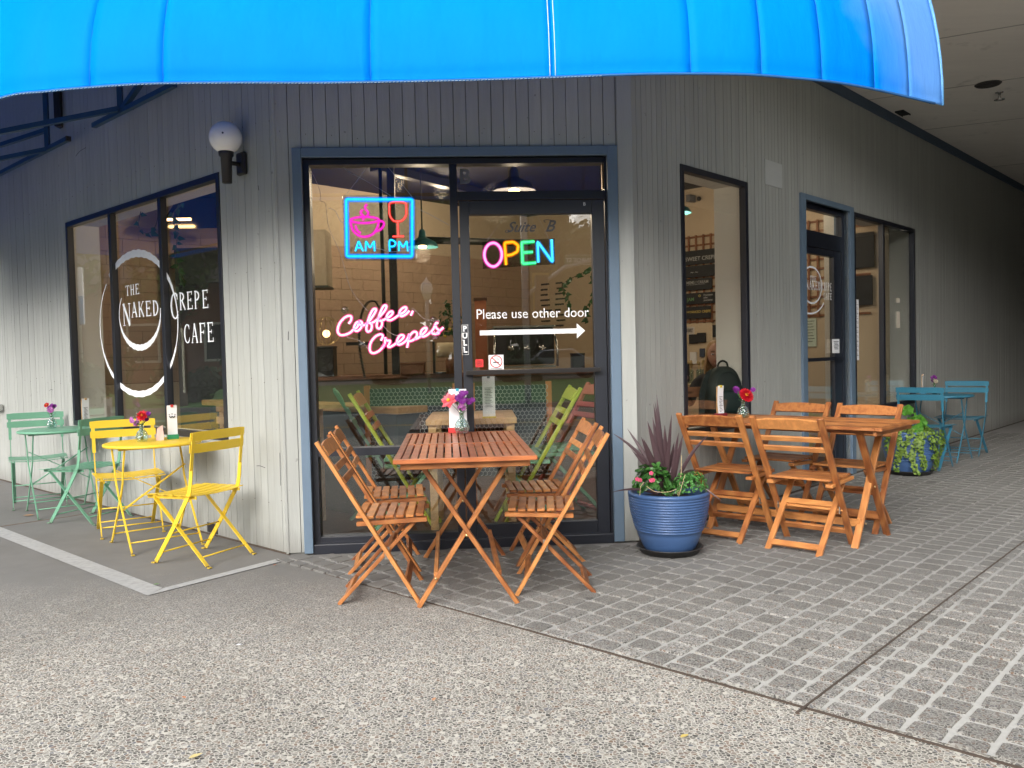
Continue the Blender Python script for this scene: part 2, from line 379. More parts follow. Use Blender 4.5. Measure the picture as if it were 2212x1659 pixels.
# ------------------------------------------------------------------ ground
def struct(name, mb, mat, parent=None, **k):
    o = obj(name, mb, mat, parent, **k); o['kind'] = 'structure'; return o
def poly_mesh(pts, z): return MB().add([(x, y, z) for x, y in pts], [tuple(range(len(pts)))])
gr = struct('ground', poly_mesh([(-300, -300), (300, -300), (300, 300), (-300, 300)], -.16), plain('far_ground', (.12, .13, .09), .95))
pav = MB(); pav.box(-6.5, 16, -7.2, 18, -.5, 0); pavo = struct('pavement', pav, CONC)
jm = lambda a, b, w_: MB().bar((a[0], a[1], .002), (b[0], b[1], .002), w_, .004)
for a, b, w_ in (((-.05, -.11), (3.3, -3.52), .011), ((-1.9, 1.72), (-3.4, .2), .006), ((-3.6, 3.42), (-5.3, 1.8), .006)):
    obj('joint', jm(a, b, w_), JOINT if w_ > .01 else plain('rusty_hairline_joint', (.20, .15, .115), .95, var=.5, vs_=12), pavo)
def uv2(u, v): return ((u-v)*S2, (u+v)*S2)
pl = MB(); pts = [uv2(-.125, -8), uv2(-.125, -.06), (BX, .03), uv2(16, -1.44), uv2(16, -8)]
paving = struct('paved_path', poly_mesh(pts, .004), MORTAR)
# stones: rows run parallel to the right hand wall
stone_meshes = []
for k in range(5):
    bm = bmesh.new(); bmesh.ops.create_cube(bm, size=1); bmesh.ops.scale(bm, vec=(1, 1, .03), verts=bm.verts)
    for v in bm.verts:
        v.co.x += random.uniform(-.035, .035); v.co.y += random.uniform(-.035, .035)
        if v.co.z > 0: v.co.z += random.uniform(-.001, .001)
    vert_e = [e for e in bm.edges if abs(e.verts[0].co.z-e.verts[1].co.z) > .01]
    bmesh.ops.bevel(bm, geom=vert_e, offset=.06, segments=2, affect='EDGES')
    top = [f for f in bm.faces if f.normal.z > .9]
    r_ = bmesh.ops.inset_region(bm, faces=top, thickness=.06, depth=0)
    for f in [f for f in bm.faces if f.normal.z > .9 and len(f.verts) > 5]:
        for v in f.verts: v.co.z += .0035
    me = bpy.data.meshes.new('paving_stone'); bm.to_mesh(me); bm.free(); me.materials.append(STONE)
    me.polygons.foreach_set('use_smooth', [False]*len(me.polygons)); stone_meshes.append(me)
cand = []
camp = SC.camera.matrix_world.translation; cinv = SC.camera.matrix_world.inverted(); FX = 1822.9/2211
dv = .121; nv = int((8-.06)/dv)
for i in range(nv):
    v = -.13-i*dv; u = -.134; first = random.uniform(.06, .13)
    while u < 9.5:
        L = random.uniform(.116, .136) if first is None else first; first = None; uc = u+L/2
        x, y = uv2(uc, v)
        inF = y < math.tan(PH)*x-.07 or x > BX; inR = (v < -1.44-.07) or y < math.tan(PH)*x-.07
        if inF and inR:
            c = cinv @ Vector((x, y, 0)); 
            if c.z < -.4 and abs(c.x/c.z) < .5/FX+.25 and c.y/c.z < .375/FX+.35: cand.append((-c.z, x, y, L))
        u += L
cand.sort()
inview = [c for c in cand]
def onscreen(x, y):
    c = cinv @ Vector((x, y, 0)); return abs(c.x/-c.z)*FX < .5 and abs(c.y/-c.z)*FX < .375
near = [c for c in cand if onscreen(c[1], c[2])][:298]; ns = set(near)
rest = MB(); random.seed(3)
def stM(x, y, L): return Matrix.Translation((x, y, .003)) @ Matrix.Rotation(R(45+random.uniform(-2.6, 2.6)), 4, 'Z') @ Matrix.Rotation(R(random.uniform(-.9, .9)), 4, 'X') @ Matrix.Rotation(R(random.uniform(-.9, .9)), 4, 'Y') @ Matrix.Diagonal((L-.019, dv-.019, .42, 1))
for c in near:
    _, x, y, L = c; link('paving_stone', random.choice(stone_meshes), None, paving, stM(x, y, L))
for c in cand:
    if c in ns: continue
    _, x, y, L = c; me = random.choice(stone_meshes); m = stM(x, y, L)
    rest.add([m @ vv.co for vv in me.vertices], [tuple(p.vertices) for p in me.polygons])
obj('paving_stone', rest, STONE, paving, kind='stuff')
obj('expansion_joint', MB().bar((2.17, -2.48, .0115), (6.4, 1.75, .0115), .007, .004), JOINT, paving)
# worn white line round the tables
ln = MB(); ln.add([(x, y, .004) for x, y in [(-5.6, 4.42), (-5.67, 4.32), (-.53, -.80), (-.505, -.665)]], [(0, 1, 2, 3)])
ln.add([(x, y, .004) for x, y in [(-.53, -.80), (-.0, -.155), (-.045, -.09), (-.50, -.665)]], [(0, 1, 2, 3)])
struct('painted_line', ln, ROADP)

# ------------------------------------------------------------------ the cafe building
BLD = thing('cafe_building', 'grey green board clad corner cafe with dark framed windows and blue trim', 'building')
HT = 3.5
FO = [(.152, 1.989, 0, 2.381)]                                    # openings: x0,x1,z0,z1
LO = [(-3.335, -.67, .66, 2.409)]
RO = [(.572, 1.507, .604, 2.415), (2.489, 3.43, 0, 2.403), (3.549, 5.256, .56, 2.418)]
def wall(x0, x1, M, ops, mat, gmat, pitch, gap, label, zb=.015, xlim=None, depth=.1):
    w_ = MB(); cuts = sorted(ops); x = x0
    for (a, b, c, d) in cuts:
        w_.box(x, a, .012, depth, 0, HT)
        if c > 0: w_.box(a, b, .012, depth, 0, c)
        w_.box(a, b, .012, depth, d, HT); x = b
    w_.box(x, x1, .012, depth, 0, HT)
    wo_ = obj('wall', w_, gmat, BLD, M, label=label)
    xs = []; xx = x0
    while xx < x1-1e-4: xs.append((xx, min(xx+pitch, x1))); xx += pitch
    boards = []
    for (a, b) in xs:
        segs = [a]+[e for o in ops for e in o[:2] if a+.004 < e < b-.004]+[b]; segs.sort()
        for i in range(len(segs)-1):
            p, q = segs[i], segs[i+1]
            if q-p < .006: continue
            g0 = gap/2 if i == 0 else 0; g1 = gap/2 if i == len(segs)-2 else 0
            mid = (p+q)/2; op = [o for o in ops if o[0] < mid < o[1]]
            spans = [(zb, HT)] if not op else ([(zb, op[0][2])] if op[0][2] > .1 else [])+[(op[0][3], HT)]
            for (z0, z1) in spans: boards.append((p+g0, q-g1, z0, z1))
    unit = MB().box(0, 1, 0, 1, 0, 1).mesh('siding_board'); unit.materials.append(mat)
    stuff = MB()
    for (p, q, z0, z1) in boards:
        yo = random.uniform(-.0008, .0008)
        if xlim is None or q < xlim:
            link('siding_board', unit, None, wo_, Matrix.Translation((p, yo, z0)) @ Matrix.Diagonal((q-p, .0115, z1-z0, 1)))
        else: stuff.box(p, q, yo, .0115+yo, z0, z1)
    if stuff.v: obj('siding_board', stuff, mat, wo_, kind='stuff')
    return wo_
wallF = wall(0.002, BX-.002, MF, FO, SIDING, GROOVE, .0758, .004, 'front wall of narrow grey green boards above the door')
wallL = wall(-8.5, -.002, ML, LO, SIDING, GROOVE, .0775, .003, 'left wall of grey green boards round the lettered window')
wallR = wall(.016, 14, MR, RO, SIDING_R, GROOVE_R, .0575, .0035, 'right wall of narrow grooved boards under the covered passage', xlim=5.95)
# corner boards
obj('corner_board', MB().box(BX-.078, BX+.012, -.012, .0, .01, HT), SIDING, BLD, MF)
obj('corner_board', MB().box(-.011, .004, -.005, .05, .01, HT), SIDING, BLD, MF)
# blue trim of the front door opening
tr = MB(); tr.box(.099, .152, -.022, .11, .01, 2.437); tr.box(1.989, 2.052, -.022, .11, .01, 2.437); tr.box(.152, 1.989, -.022, .11, 2.381, 2.437)
obj('door_trim', tr, BLUE_TRIM, BLD, MF, bevel=.003)
tr = MB(); tr.box(2.401, 2.489, -.022, .13, .01, 2.451); tr.box(3.43, 3.521, -.022, .13, .01, 2.451); tr.box(2.489, 3.43, -.022, .13, 2.403, 2.451)
obj('door_trim', tr, BLUE_TRIM, BLD, MR, bevel=.003)
# trim strip where the right wall meets the soffit, base strips
obj('soffit_trim', MB().box(.1, 14, -.03, .0, HT-.085, HT-.002), plain('dark_blue_trim_paint', (.055, .085, .13), .6), BLD, MR)
bs = MB(); bs.box(.0, 14, -.006, .006, -.05, .012); obj('base_strip', bs, JOINT, BLD, MR)
bs = MB(); bs.box(-8.5, .0, .004, .012, -.05, .016); obj('base_strip', bs, JOINT, BLD, ML)
obj('patched_panel', MB().box(1.79, 2.08, -.006, -.001, 2.44, 2.63), plain('pale_patch_paint', (.42, .43, .42), .8), BLD, MR)
obj('vent_box', MB().box(-1.0, -.86, -.004, .002, .02, .085), BLACK_IRON, BLD, ML)
# soffit over the passage and upper storey
sf = MB(); px = [(BX-.02, -.12), (12.5, -.12), (18, 14), (12, 12), (2.13, .07)]
sf.add([(x, y, z) for z in (HT, HT+.25) for x, y in px], [tuple(range(4, -1, -1)), tuple(range(5, 10))]+[(i, (i+1) % 5, (i+1) % 5+5, i+5) for i in range(5)])
soff = obj('soffit', sf, SOFFIT, BLD)
for a, b in (((3.0, 2.2), (7.2, -.1)), ((4.0, 3.3), (9.8, .1)), ((5.1, 4.4), (12, .9)), ((7, 6.3), (14.4, 2.8))):
    obj('panel_joint', MB().bar((*a, HT-.001), (*b, HT-.001), .012, .004), plain('soffit_joint', (.34, .32, .29), .9), soff)
up = MB(); up.box(BX, 12.4, -.12, .2, HT+.25, 7.5); obj('upper_wall', up, SIDING, BLD)
up = MB(); up.box(.0, BX, .0, .12, HT, 7.5); obj('upper_wall', up, SIDING, BLD, MF)
up = MB(); up.box(-8.5, 0, .0, .12, HT, 7.5); obj('upper_wall', up, SIDING, BLD, ML)
rf = MB(); rf.add([(x, y, z) for z in (3.3, 3.4) for x, y in [(.03, .13), (2.1, .16), (14, 12), (8, 18), (-7.5, 7.7)]], [(4, 3, 2, 1, 0), (5, 6, 7, 8, 9)]); obj('upper_floor', rf, DARK_CEIL, BLD)
# soffit fittings
vt = MB(); vt.box(-.11, .11, -.04, .04, -.006, 0); vt.box(-.11, .11, -.04, -.034, -.014, -.006); vt.box(-.11, .11, .034, .04, -.014, -.006)
obj('soffit_vent', vt, plain('dark_opening', (.01, .01, .01), .9), soff, Matrix.Translation((5.46, 3.25, HT)) @ Matrix.Rotation(R(45), 4, 'Z'))
rc = MB(); rc.lathe([(.0, -.003), (.085, -.003), (.10, -.012), (.11, -.002), (.11, 0)], 24)
obj('recessed_light', rc, plain('dark_recess', (.035, .032, .03), .8), soff, Matrix.Translation((5.79, 2.37, HT)))  # near-black tone for the recessed fitting
sp_ = MB(); sp_.tube([(0, 0, 0), (0, 0, -.07)], .012); sp_.lathe([(.0, -.075), (.045, -.07), (.045, -.066), (0, -.066)], 16); sp_.lathe([(0, -.006), (.035, -.004), (.035, 0)], 16)
obj('sprinkler_head', sp_, CHROME, soff, Matrix.Translation((6.05, 2.62, HT)))

# ---- windows
def window(M, x0, x1, z0, z1, mull, label, sill=False):
    f = MB(); t = .042; d = .045; y0 = -.008
    f.box(x0, x0+t, y0, d, z0, z1); f.box(x1-t, x1, y0, d, z0, z1); f.box(x0+t, x1-t, y0, d, z1-t, z1); f.box(x0+t, x1-t, y0, d, z0, z0+t)
    wobj = obj('window', f, BLACK_AL, BLD, M, label=label, bevel=.002)
    xs = [x0+t]
    for m in mull:
        obj('mullion', MB().box(m-.024, m+.024, y0+.003, d-.002, z0+t, z1-t), BLACK_AL, wobj, bevel=.002); xs += [m-.024, m+.024]
    xs.append(x1-t)
    for i in range(0, len(xs), 2):
        obj('pane', MB().box(xs[i]-.004, xs[i+1]+.004, .026, .032, z0+t-.004, z1-t+.004), GLASS, wobj)
    rv = MB(); D = .27      # deep white painted reveal inside
    rv.box(x0-.01, x0+.012, d+.001, D, z0, z1); rv.box(x1-.012, x1+.01, d+.001, D, z0, z1); rv.box(x0+.012, x1-.012, d+.001, D, z1-.012, z1+.01); rv.box(x0+.012, x1-.012, d+.001, D, z0-.01, z0+.012)
    obj('reveal', rv, WHITE_PAINT, wobj)
    return wobj
winL = window(ML, -3.335, -.67, .66, 2.409, [-2.425, -1.545], 'wide three pane window lettered in white')
winR = window(MR, .572, 1.507, .604, 2.415, [], 'tall narrow single pane window')
winR2 = window(MR, 3.549, 5.256, .56, 2.418, [4.33], 'tall two pane window beyond the side door')

# hand painted lettering (strokes of varying width, as painted with a brush)
def stroke_poly(mb, pts, ws, y=0):
    P = [Vector((p[0], p[1])) for p in pts]; n = len(P); L_ = []; R_ = []
    for i, p in enumerate(P):
        d = P[min(i+1, n-1)]-P[max(i-1, 0)]; d.normalize(); nrm = Vector((-d.y, d.x)); h = ws[i]/2
        L_.append(p+nrm*h); R_.append(p-nrm*h)
    vs = [(q.x, y, q.y) for q in L_]+[(q.x, y, q.y) for q in R_]
    mb.add(vs, [(i, i+1, n+i+1, n+i) for i in range(n-1)])
T, H = .2, .085
SER = {  # thick and thin strokes in a unit box
 'T': [((.5, 0), (.5, .95), T), ((.04, .95), (.96, .95), H), ((.08, .99), (.05, .78), .1), ((.92, .99), (.95, .78), .1), ((.3, .02), (.7, .02), .05)],
 'H': [((.2, 0), (.2, 1), T), ((.8, 0), (.8, 1), T), ((.2, .52), (.8, .52), H), ((.05, .02), (.35, .02), .05), ((.65, .02), (.95, .02), .05), ((.05, .98), (.35, .98), .05), ((.65, .98), (.95, .98), .05)],
 'E': [((.25, 0), (.25, 1), T), ((.1, .96), (.85, .96), H), ((.25, .52), (.68, .52), H), ((.1, .04), (.9, .04), H), ((.84, 1), (.84, .8), .09), ((.89, 0), (.89, .22), .09), ((.68, .62), (.68, .42), .08)],
 'N': [((.16, 0), (.16, 1), H), ((.12, 1), (.84, 0), T*1.1), ((.84, 0), (.84, 1), H), ((.0, .98), (.3, .98), .05), ((.7, .98), (1, .98), .05), ((.02, .02), (.32, .02), .05)],
 'A': [((.5, 1), (.12, 0), H), ((.48, 1), (.88, 0), T*1.1), ((.26, .34), (.74, .34), H), ((0, .02), (.28, .02), .05), ((.7, .02), (1, .02), .05)],
 'K': [((.2, 0), (.2, 1), T), ((.25, .42), (.85, 1), H), ((.42, .58), (.88, 0), T), ((.05, .02), (.35, .02), .05), ((.05, .98), (.35, .98), .05), ((.7, .98), (.98, .98), .05), ((.74, .02), (1, .02), .05)],
 'F': [((.25, 0), (.25, 1), T), ((.1, .96), (.88, .96), H), ((.25, .52), (.7, .52), H), ((.86, 1), (.86, .78), .09), ((.7, .62), (.7, .42), .08), ((.1, .02), (.42, .02), .05)],
}
ARC = {'D': ((.22, .5), (.62, .47), -90, 90), 'P': ((.22, .72), (.52, .24), -90, 90), 'R': ((.22, .74), (.5, .22), -90, 90), 'C': ((.55, .5), (.42, .47), 48, 318)}
def letter(mb, ch, x, z, w_, h_, lean=0, rise=0):
    def mp(p): return (x+p[0]*w_+lean*p[1]*w_, z+p[1]*h_+rise*p[0]*w_)
    def st(a, b, t_): stroke_poly(mb, [mp(a), mp(b)], [t_*w_*.9]*2, -random.random()*.0003)
    for s_ in SER.get(ch, []): st(*s_)
    if ch in ARC:
        (cx, cy), (rx, ry), a0, a1 = ARC[ch]; n = 14; pts = []; ws = []
        for i in range(n+1):
            a = R(a0+(a1-a0)*i/n); pts.append(mp((cx+rx*math.cos(a), cy+ry*math.sin(a)))); ws.append((.07+.13*abs(math.cos(a)))*w_*.9)
        stroke_poly(mb, pts, ws)
        if ch != 'C':
            st((.22, 0), (.22, 1), T); st((.06, .98), (.3, .98), .05); st((.06, .02), (.4, .02), .05)
        if ch == 'R': st((.45, .52), (.92, 0), T); st((.8, .02), (1, .02), .05)
        if ch == 'C': st((.84, .92), (.84, .72), .08); st((.87, .30), (.83, .16), .06)
def word(nm, txt, par, M, spec, mat=BRUSH_WHITE):
    for ch, (x, z, w_, h_, rs) in zip(txt, spec):
        mb = MB(); letter(mb, ch, x, z, w_, h_, 0, rs); link('letter', mb.mesh('letter'), mat, par, Matrix.Translation((0, .0245, 0)))
def row(x0, x1, z0, z1, h, n, sp=.86): 
    st_ = (x1-x0)/n; return [(x0+i*st_, z0+(z1-z0)*i/max(1, n-1), st_*sp, h, 0) for i in range(n)]
word('the', 'THE', winL, ML, row(-2.234, -1.975, 1.709, 1.709, .080, 3))
word('naked', 'NAKED', winL, ML, [(-2.304, 1.478, .150, .172, 0)]+row(-2.142, -1.652, 1.537, 1.530, .116, 4))
word('crepe', 'CREPE', winL, ML, [(-1.486, 1.490, .135, .192, 0)]+row(-1.345, -.905, 1.550, 1.544, .126, 4))
word('cafe', 'CAFE', winL, ML, row(-1.293, -.848, 1.314, 1.314, .135, 4))
def brush_ring(cx, cz, rx, rz, a0, a1, wf, par, M, y=.0242):
    n = 64; pts = []; ws = []
    for i in range(n+1):
        a = R(a0+(a1-a0)*i/n); pts.append((cx+rx*math.cos(a), cz+rz*math.sin(a))); ws.append(wf(a)*(1+.12*math.sin(i*1.9)))
    mb = MB(); stroke_poly(mb, pts, ws); link('painted_ring', mb.mesh('painted_ring'), BRUSH_WHITE, par, Matrix.Translation((0, y, 0)))
brush_ring(-2.065, 1.483, .69, .537, 132, -22, lambda a: .012+.045*max(0, math.sin(a))**1.5, winL, ML)
brush_ring(-2.065, 1.483, .69, .537, 140, 338, lambda a: .012+.035*max(0, -math.sin(a))**1.5, winL, ML)
brush_ring(-2.005, 1.56, .362, .258, 148, 365, lambda a: .010+.036*max(0, -math.sin(a))**1.2, winL, ML, .0238)

# ---- front storefront: fixed light, transom, door
sfm = MB(); Y0, Y1 = .03, .12
for b in ((.152, .19, 0, 2.381), (1.978, 1.989, 0, 2.381), (.19, 1.978, 2.346, 2.381), (1.027, 1.075, .0, 2.346), (.19, 1.027, 0, .096), (.19, 1.027, .588, .636), (1.075, 1.978, 2.125, 2.178), (1.075, 1.978, 0, .03)):
    sfm.box(b[0], b[1], Y0, Y1, b[2], b[3])
shop = obj('shop_window', sfm, BLACK_AL, BLD, MF, bevel=.002, label='tall fixed shop light beside the front door, black framed')
obj('sill_plate', MB().box(.152, 1.989, -.01, .03, .0, .06), BLACK_AL, shop, bevel=.004)
for b in ((.186, 1.031, .632, 2.35), (.186, 1.031, .092, .592), (1.071, 1.982, 2.174, 2.35)):
    obj('pane', MB().box(b[0], b[1], .078, .084, b[2], b[3]), GLASS, shop)
gl = MB(); gl.box(1.968, 1.978, .05, .078, 2.19, 2.34); obj('glazing_bead', gl, plain('bronze_bead', (.25, .15, .07), .4, metal=.6), shop)
dr = MB()
for b in ((1.083, 1.142, .034, 2.12), (1.894, 1.972, .034, 2.12), (1.142, 1.894, 2.036, 2.12), (1.142, 1.894, .034, .14)): dr.box(b[0], b[1], .022, .075, b[2], b[3])
door = obj('door', dr, BLACK_AL, BLD, MF, bevel=.003, label='glass front door with push bar and white arrow')
obj('pane', MB().box(1.138, 1.898, .045, .051, .136, 2.04), GLASS, door)
pb = MB(); pb.box(1.098, 1.922, -.032, -.018, 1.062, 1.090); pb.box(1.098, 1.122, -.018, .022, 1.064, 1.088); pb.box(1.9, 1.922, -.018, .022, 1.064, 1.088)
obj('push_bar', pb, plain('dark_bronze_bar', (.06, .055, .055), .3, metal=.8), door, bevel=.003)
def ftext(nm, txt, x, z, size, mat, par, y=.0445, fit=None, **k):
    me = text_mesh(txt, size, mat, **k)
    if fit:
        w0 = max(v.co.x for v in me.vertices)-min(v.co.x for v in me.vertices)
        for v in me.vertices: v.co.x *= fit/w0
    return link(nm, me, None, par, Matrix.Translation((x, y, z)))
ftext('lettering', 'Please use other door', 1.168, 1.404, .085, VINYL_WHITE, door, fit=.695, y=.0438)
ar = MB(); ar.prism([(1.19, 1.303), (1.79, 1.303), (1.79, 1.272), (1.842, 1.318), (1.79, 1.364), (1.79, 1.333), (1.19, 1.333)], .0436, .0444); obj('arrow', ar, VINYL_WHITE, door)
for i, ch in enumerate('PULL'): ftext('lettering', ch, 1.098, 1.330-i*.043, .046, VINYL_WHITE, door, y=.0205, bold=.0018, align='CENTER')
fr_ = MB(); fr_.box(1.078, 1.0795, .0195, .0212, 1.186, 1.369); fr_.box(1.1168, 1.1183, .0195, .0212, 1.186, 1.369); fr_.box(1.0795, 1.1168, .0195, .0212, 1.186, 1.1878); fr_.box(1.0795, 1.1168, .0195, .0212, 1.3672, 1.369); obj('sign_border', fr_, VINYL_WHITE, door)
for i in range(4):
    zz = 1.330-i*.043
    for (dx, dz) in ([(-.006, 0)] if i == 0 else [(-.006, .031), (.009, .031)] if i == 1 else [(-.009, .031)]): obj('lettering', MB().box(1.098+dx-.006, 1.098+dx+.006, .0195, .0212, zz+dz-.0015, zz+dz+.0022), VINYL_WHITE, door)
ftext('lettering', 'B', 1.842, 2.083, .028, VINYL_WHITE, door, y=.0205)
ftext('lettering', 'B', 1.088, 2.237, .125, plain('silver_vinyl', (.16, .165, .18), .4), shop, y=.076, bold=.004)
ftext('lettering', 'Suite', 1.368, 1.932, .088, VINYL_GREY, door, y=.0438, shear=.45, bold=.0012, fit=.18)
ftext('lettering', 'B', 1.606, 1.932, .098, VINYL_GREY, door, y=.0438, shear=.4, bold=.0016)
fl = MB(); fl.tube([(x, .0436, z) for x, z in smooth_path([(1.372, 1.945), (1.362, 1.935), (1.375, 1.927), (1.392, 1.94)])], .0022, 6); fl.tube([(x, .0436, z) for x, z in smooth_path([(1.612, 1.985), (1.60, 1.997), (1.618, 2.003), (1.65, 1.999)])], .0022, 6); obj('lettering', fl, VINYL_GREY, door)
# no smoking sticker and red sticker
stk = obj('no_smoking_sticker', MB().box(1.24, 1.332, .0432, .0444, 1.092, 1.181), PAPER, door)
ng = MB(); ng.tube([(1.286+.036*math.cos(a*math.pi/12), .0425, 1.140+.036*math.sin(a*math.pi/12)) for a in range(24)], .003, 5, closed=True); ng.tube([(1.261, .0425, 1.164), (1.311, .0425, 1.116)], .003, 5); obj('ban_ring', ng, RED_PAINT, stk)
cg = MB(); cg.box(1.268, 1.303, .0424, .0432, 1.132, 1.139); cg.tube([(x, .0425, z) for x, z in smooth_path([(1.302, 1.145), (1.306, 1.151), (1.296, 1.153), (1.293, 1.16), (1.297, 1.166)])], .0011, 5); cg.box(1.25, 1.322, .0424, .0432, 1.096, 1.0985); obj('cigarette_mark', cg, INK, stk)
rs = obj('red_sticker', MB().box(1.158, 1.207, .0432, .0444, 1.108, 1.157), plain('red_sticker', (.62, .03, .03), .5), door)
ring = MB(); ring.tube([(1.1825+.015*math.cos(a*math.pi/8), .0426, 1.132+.012*math.sin(a*math.pi/8)) for a in range(16)], .0012, 5, closed=True); ring.box(1.173, 1.192, .0424, .0432, 1.129, 1.132); ring.box(1.175, 1.190, .0424, .0432, 1.134, 1.1365); obj('seal_mark', ring, plain('dark_red_ink', (.2, .01, .01), .6), rs)

# ---- side door on the right hand wall
sd_ = MB()
for b in ((2.489, 2.53, 0, 2.403), (3.37, 3.43, 0, 2.403), (2.53, 3.37, 2.355, 2.403), (2.53, 3.37, 2.04, 2.176)): sd_.box(b[0], b[1], .035, .09, b[2], b[3])
shop2 = obj('door_surround', sd_, BLACK_AL, BLD, MR, bevel=.002)
obj('pane', MB().box(2.526, 3.374, .055, .061, 2.172, 2.36), GLASS, shop2)
d2 = MB()
for b in ((2.535, 2.595, .02, 2.036), (3.20, 3.365, .02, 2.036), (2.595, 3.20, 1.98, 2.036), (2.595, 3.20, .02, .16)): d2.box(b[0], b[1], .04, .085, b[2], b[3])
door2 = obj('door', d2, BLACK_AL, BLD, MR, bevel=.003, label='side entrance door behind the far wooden table')
obj('pane', MB().box(2.591, 3.204, .055, .061, .156, 1.984), GLASS, door2)
obj('push_bar', MB().box(2.56, 3.35, .015, .03, 1.06, 1.09), BLACK_AL, door2)
brush_ring(2.755, 1.715, .205, .155, 150, -160, lambda a: .016, door2, MR, .0535)
brush_ring(2.70, 1.64, .33, .17, 200, 335, lambda a: .014, door2, MR, .0535)
for txt, x0, x1, z, h in (('THE', 2.72, 2.86, 1.745, .05), ('NAKED', 2.64, 2.95, 1.675, .075), ('CREPE', 2.965, 3.185, 1.675, .075), ('CAFE', 3.0, 3.185, 1.60, .06)):
    for ch, (x, z_, w_, h_, _) in zip(txt, [(a, z, w2, h, 0) for a, _z, w2, _h, _q in row(x0, x1, z, z, h, len(txt))]):
        mb = MB(); letter(mb, ch, x, z_, w_, h_); link('letter', mb.mesh('letter'), BRUSH_WHITE, door2, Matrix.Translation((0, .0535, 0)))
nt_ = obj('door_notice', MB().box(3.13, 3.28, .030, .036, 1.125, 1.25), PAPER, door2)
nl = MB()
for i in range(6): nl.box(3.15+.01*(i % 3), 3.26-.012*((i*2) % 3), .0285, .0298, 1.225-i*.013, 1.230-i*.013)
obj('print', nl, INK, nt_)
hh = obj('menu_sheet', MB().box(3.60, 3.72, .020, .024, 1.05, 1.62), PAPER, winR2)
nl = MB()
for i in range(36): nl.box(3.61+.006*(i % 2), 3.665+.02*((i*7) % 3), 0.0188, .0198, 1.60-i*.0145, 1.604-i*.0145)
obj('print', nl, INK, hh)
for x, z, a, b in ((4.75, 1.62, .10, .05), (4.75, 1.36, .10, .17)):
    obj('taped_notice', MB().box(x, x+a, .020, .024, z, z+b), plain('aged_paper', (.62, .55, .45), .8), winR2)

# ---- interior shell
MW = fm((-2.4, 2.4, 0), (S2, S2, 0), (-S2, S2, 0)); MV = fm((3.66, 4.94, 0), (S2, -S2, 0), (S2, S2, 0))
CH = 3.09
bwall = obj('inner_wall', MB().box(.14, 6.2, .012, .15, 0, CH+.1), MORT, BLD, MW, label='block wall behind the counter')
obj('plaster_band', MB().box(.14, 6.2, .0, .012, 2.44, CH+.05), TAN_WALL, bwall)
obj('plaster_band', MB().box(.14, 6.2, .0, .012, 0, .996), TAN_WALL, bwall)
bu = MB().box(0, 1, 0, 1, 0, 1).mesh('wall_block'); bu.materials.append(BLOCK)
for r_ in range(12):
    z0 = 1.0+r_*.12; x = -.1-(.15 if r_ % 2 else 0)
    while x < 6.2:
        a = max(x, .14); b = min(x+.30, 6.2)
        if b-a > .03: link('wall_block', bu, None, bwall, Matrix.Translation((a+.002, -random.uniform(0, .0015), z0+.002)) @ Matrix.Diagonal((b-a-.004, .012, .116, 1)))
        x += .30
vwall = obj('inner_wall', MB().box(-2.6, 2.3, 0, .15, 0, CH+.1), TAN_WALL, BLD, MV, label='tan plaster wall carrying the lattice')
obj('ceiling', MB().add([(x, y, CH+(.06 if k else 0)) for k in (0, 1) for x, y in [(.03, .16), (2.1, .2), (5.4, 3.4), (1.9, 6.8), (-2.5, 2.6)]], [(4, 3, 2, 1, 0), (5, 6, 7, 8, 9)]), DARK_CEIL, BLD)
obj('inner_floor', MB().add([(x, y, .006) for x, y in [(.03, .1), (2.1, .16), (9, 7.1), (3, 12), (-5.5, 5.7)]], [(0, 1, 2, 3, 4)]), wood('brown_floor', (.07, .03, .018), (.12, .055, .03), (.17, .085, .05), .35), BLD)
# room beyond the second window
rb = MB(); rb.box(5.32, 5.36, .1, 2.4, 0, CH+.1); obj('inner_wall', rb, plain('warm_orange_wall', (.55, .36, .19), .8), BLD, MR, label='warm toned partition beyond the far window')
bl = MB(); bl.bar((.2, 3.2, 3.04), (1.5, 5.0, 3.04), .10, .08); obj('ceiling_beam', bl, DARK_CEIL, BLD)
co = MB(); co.box(.345, .415, 2.96, 3.03, 0, CH); obj('column', co, BLACK_IRON, BLD)
co = MB(); co.tube([(.27, 3.1, .9), (.27, 3.1, CH)], .018); co.tube([(.74, 1.52, 2.09), (1.62, 1.9, 2.10)], .028); obj('pipe', co, BLACK_IRON, BLD)

# ------------------------------------------------------------------ lattice, menu boards on the tan wall
lat = MB()
LX0, LX1 = -1.2, 2.15
for i in range(30):
    x = LX0+i*.0975
    if x > LX1: break
    lat.box(x-.011, x+.011, -.03, -.018, 1.50, 2.535)
for i in range(11): lat.box(LX0-.02, LX1+.02, -.018, -.006, 1.52+i*.0995-.011, 1.52+i*.0995+.011)
lt = obj('wall_lattice', lat, LATTICE, None, MV); tag(lt, 'red brown wooden grid lattice fixed to the tan wall behind the menu boards', 'lattice')
CHALK = plain('chalkboard_black', (.018, .02, .024), .7); CHK = plain('chalk_lettering', (.40, .40, .40), .9); CHY = plain('yellow_chalk', (.6, .45, .12), .9); CHG = plain('green_chalk', (.16, .32, .14), .9)
def menu_board(x0, x1, z0, z1, label, lines):
    t = tag(obj('menu_board', MB().box(x0, x1, -.048, -.034, z0, z1), CHALK, None, MV, bevel=.002), label, 'menu board', 'black chalk menu boards on the lattice')
    for (txt, x, z, s_, m_) in lines: link('chalk_text', text_mesh(txt, s_, m_, bold=.0006), None, t, Matrix.Translation((x, -.049, z)))
    return t
menu_board(-.45, .46, 2.19, 2.355, 'wide black chalkboard headed SWEET CREPES, topmost on the lattice', [('SWEET CREPES*', .03, 2.235, .066, CHK)])
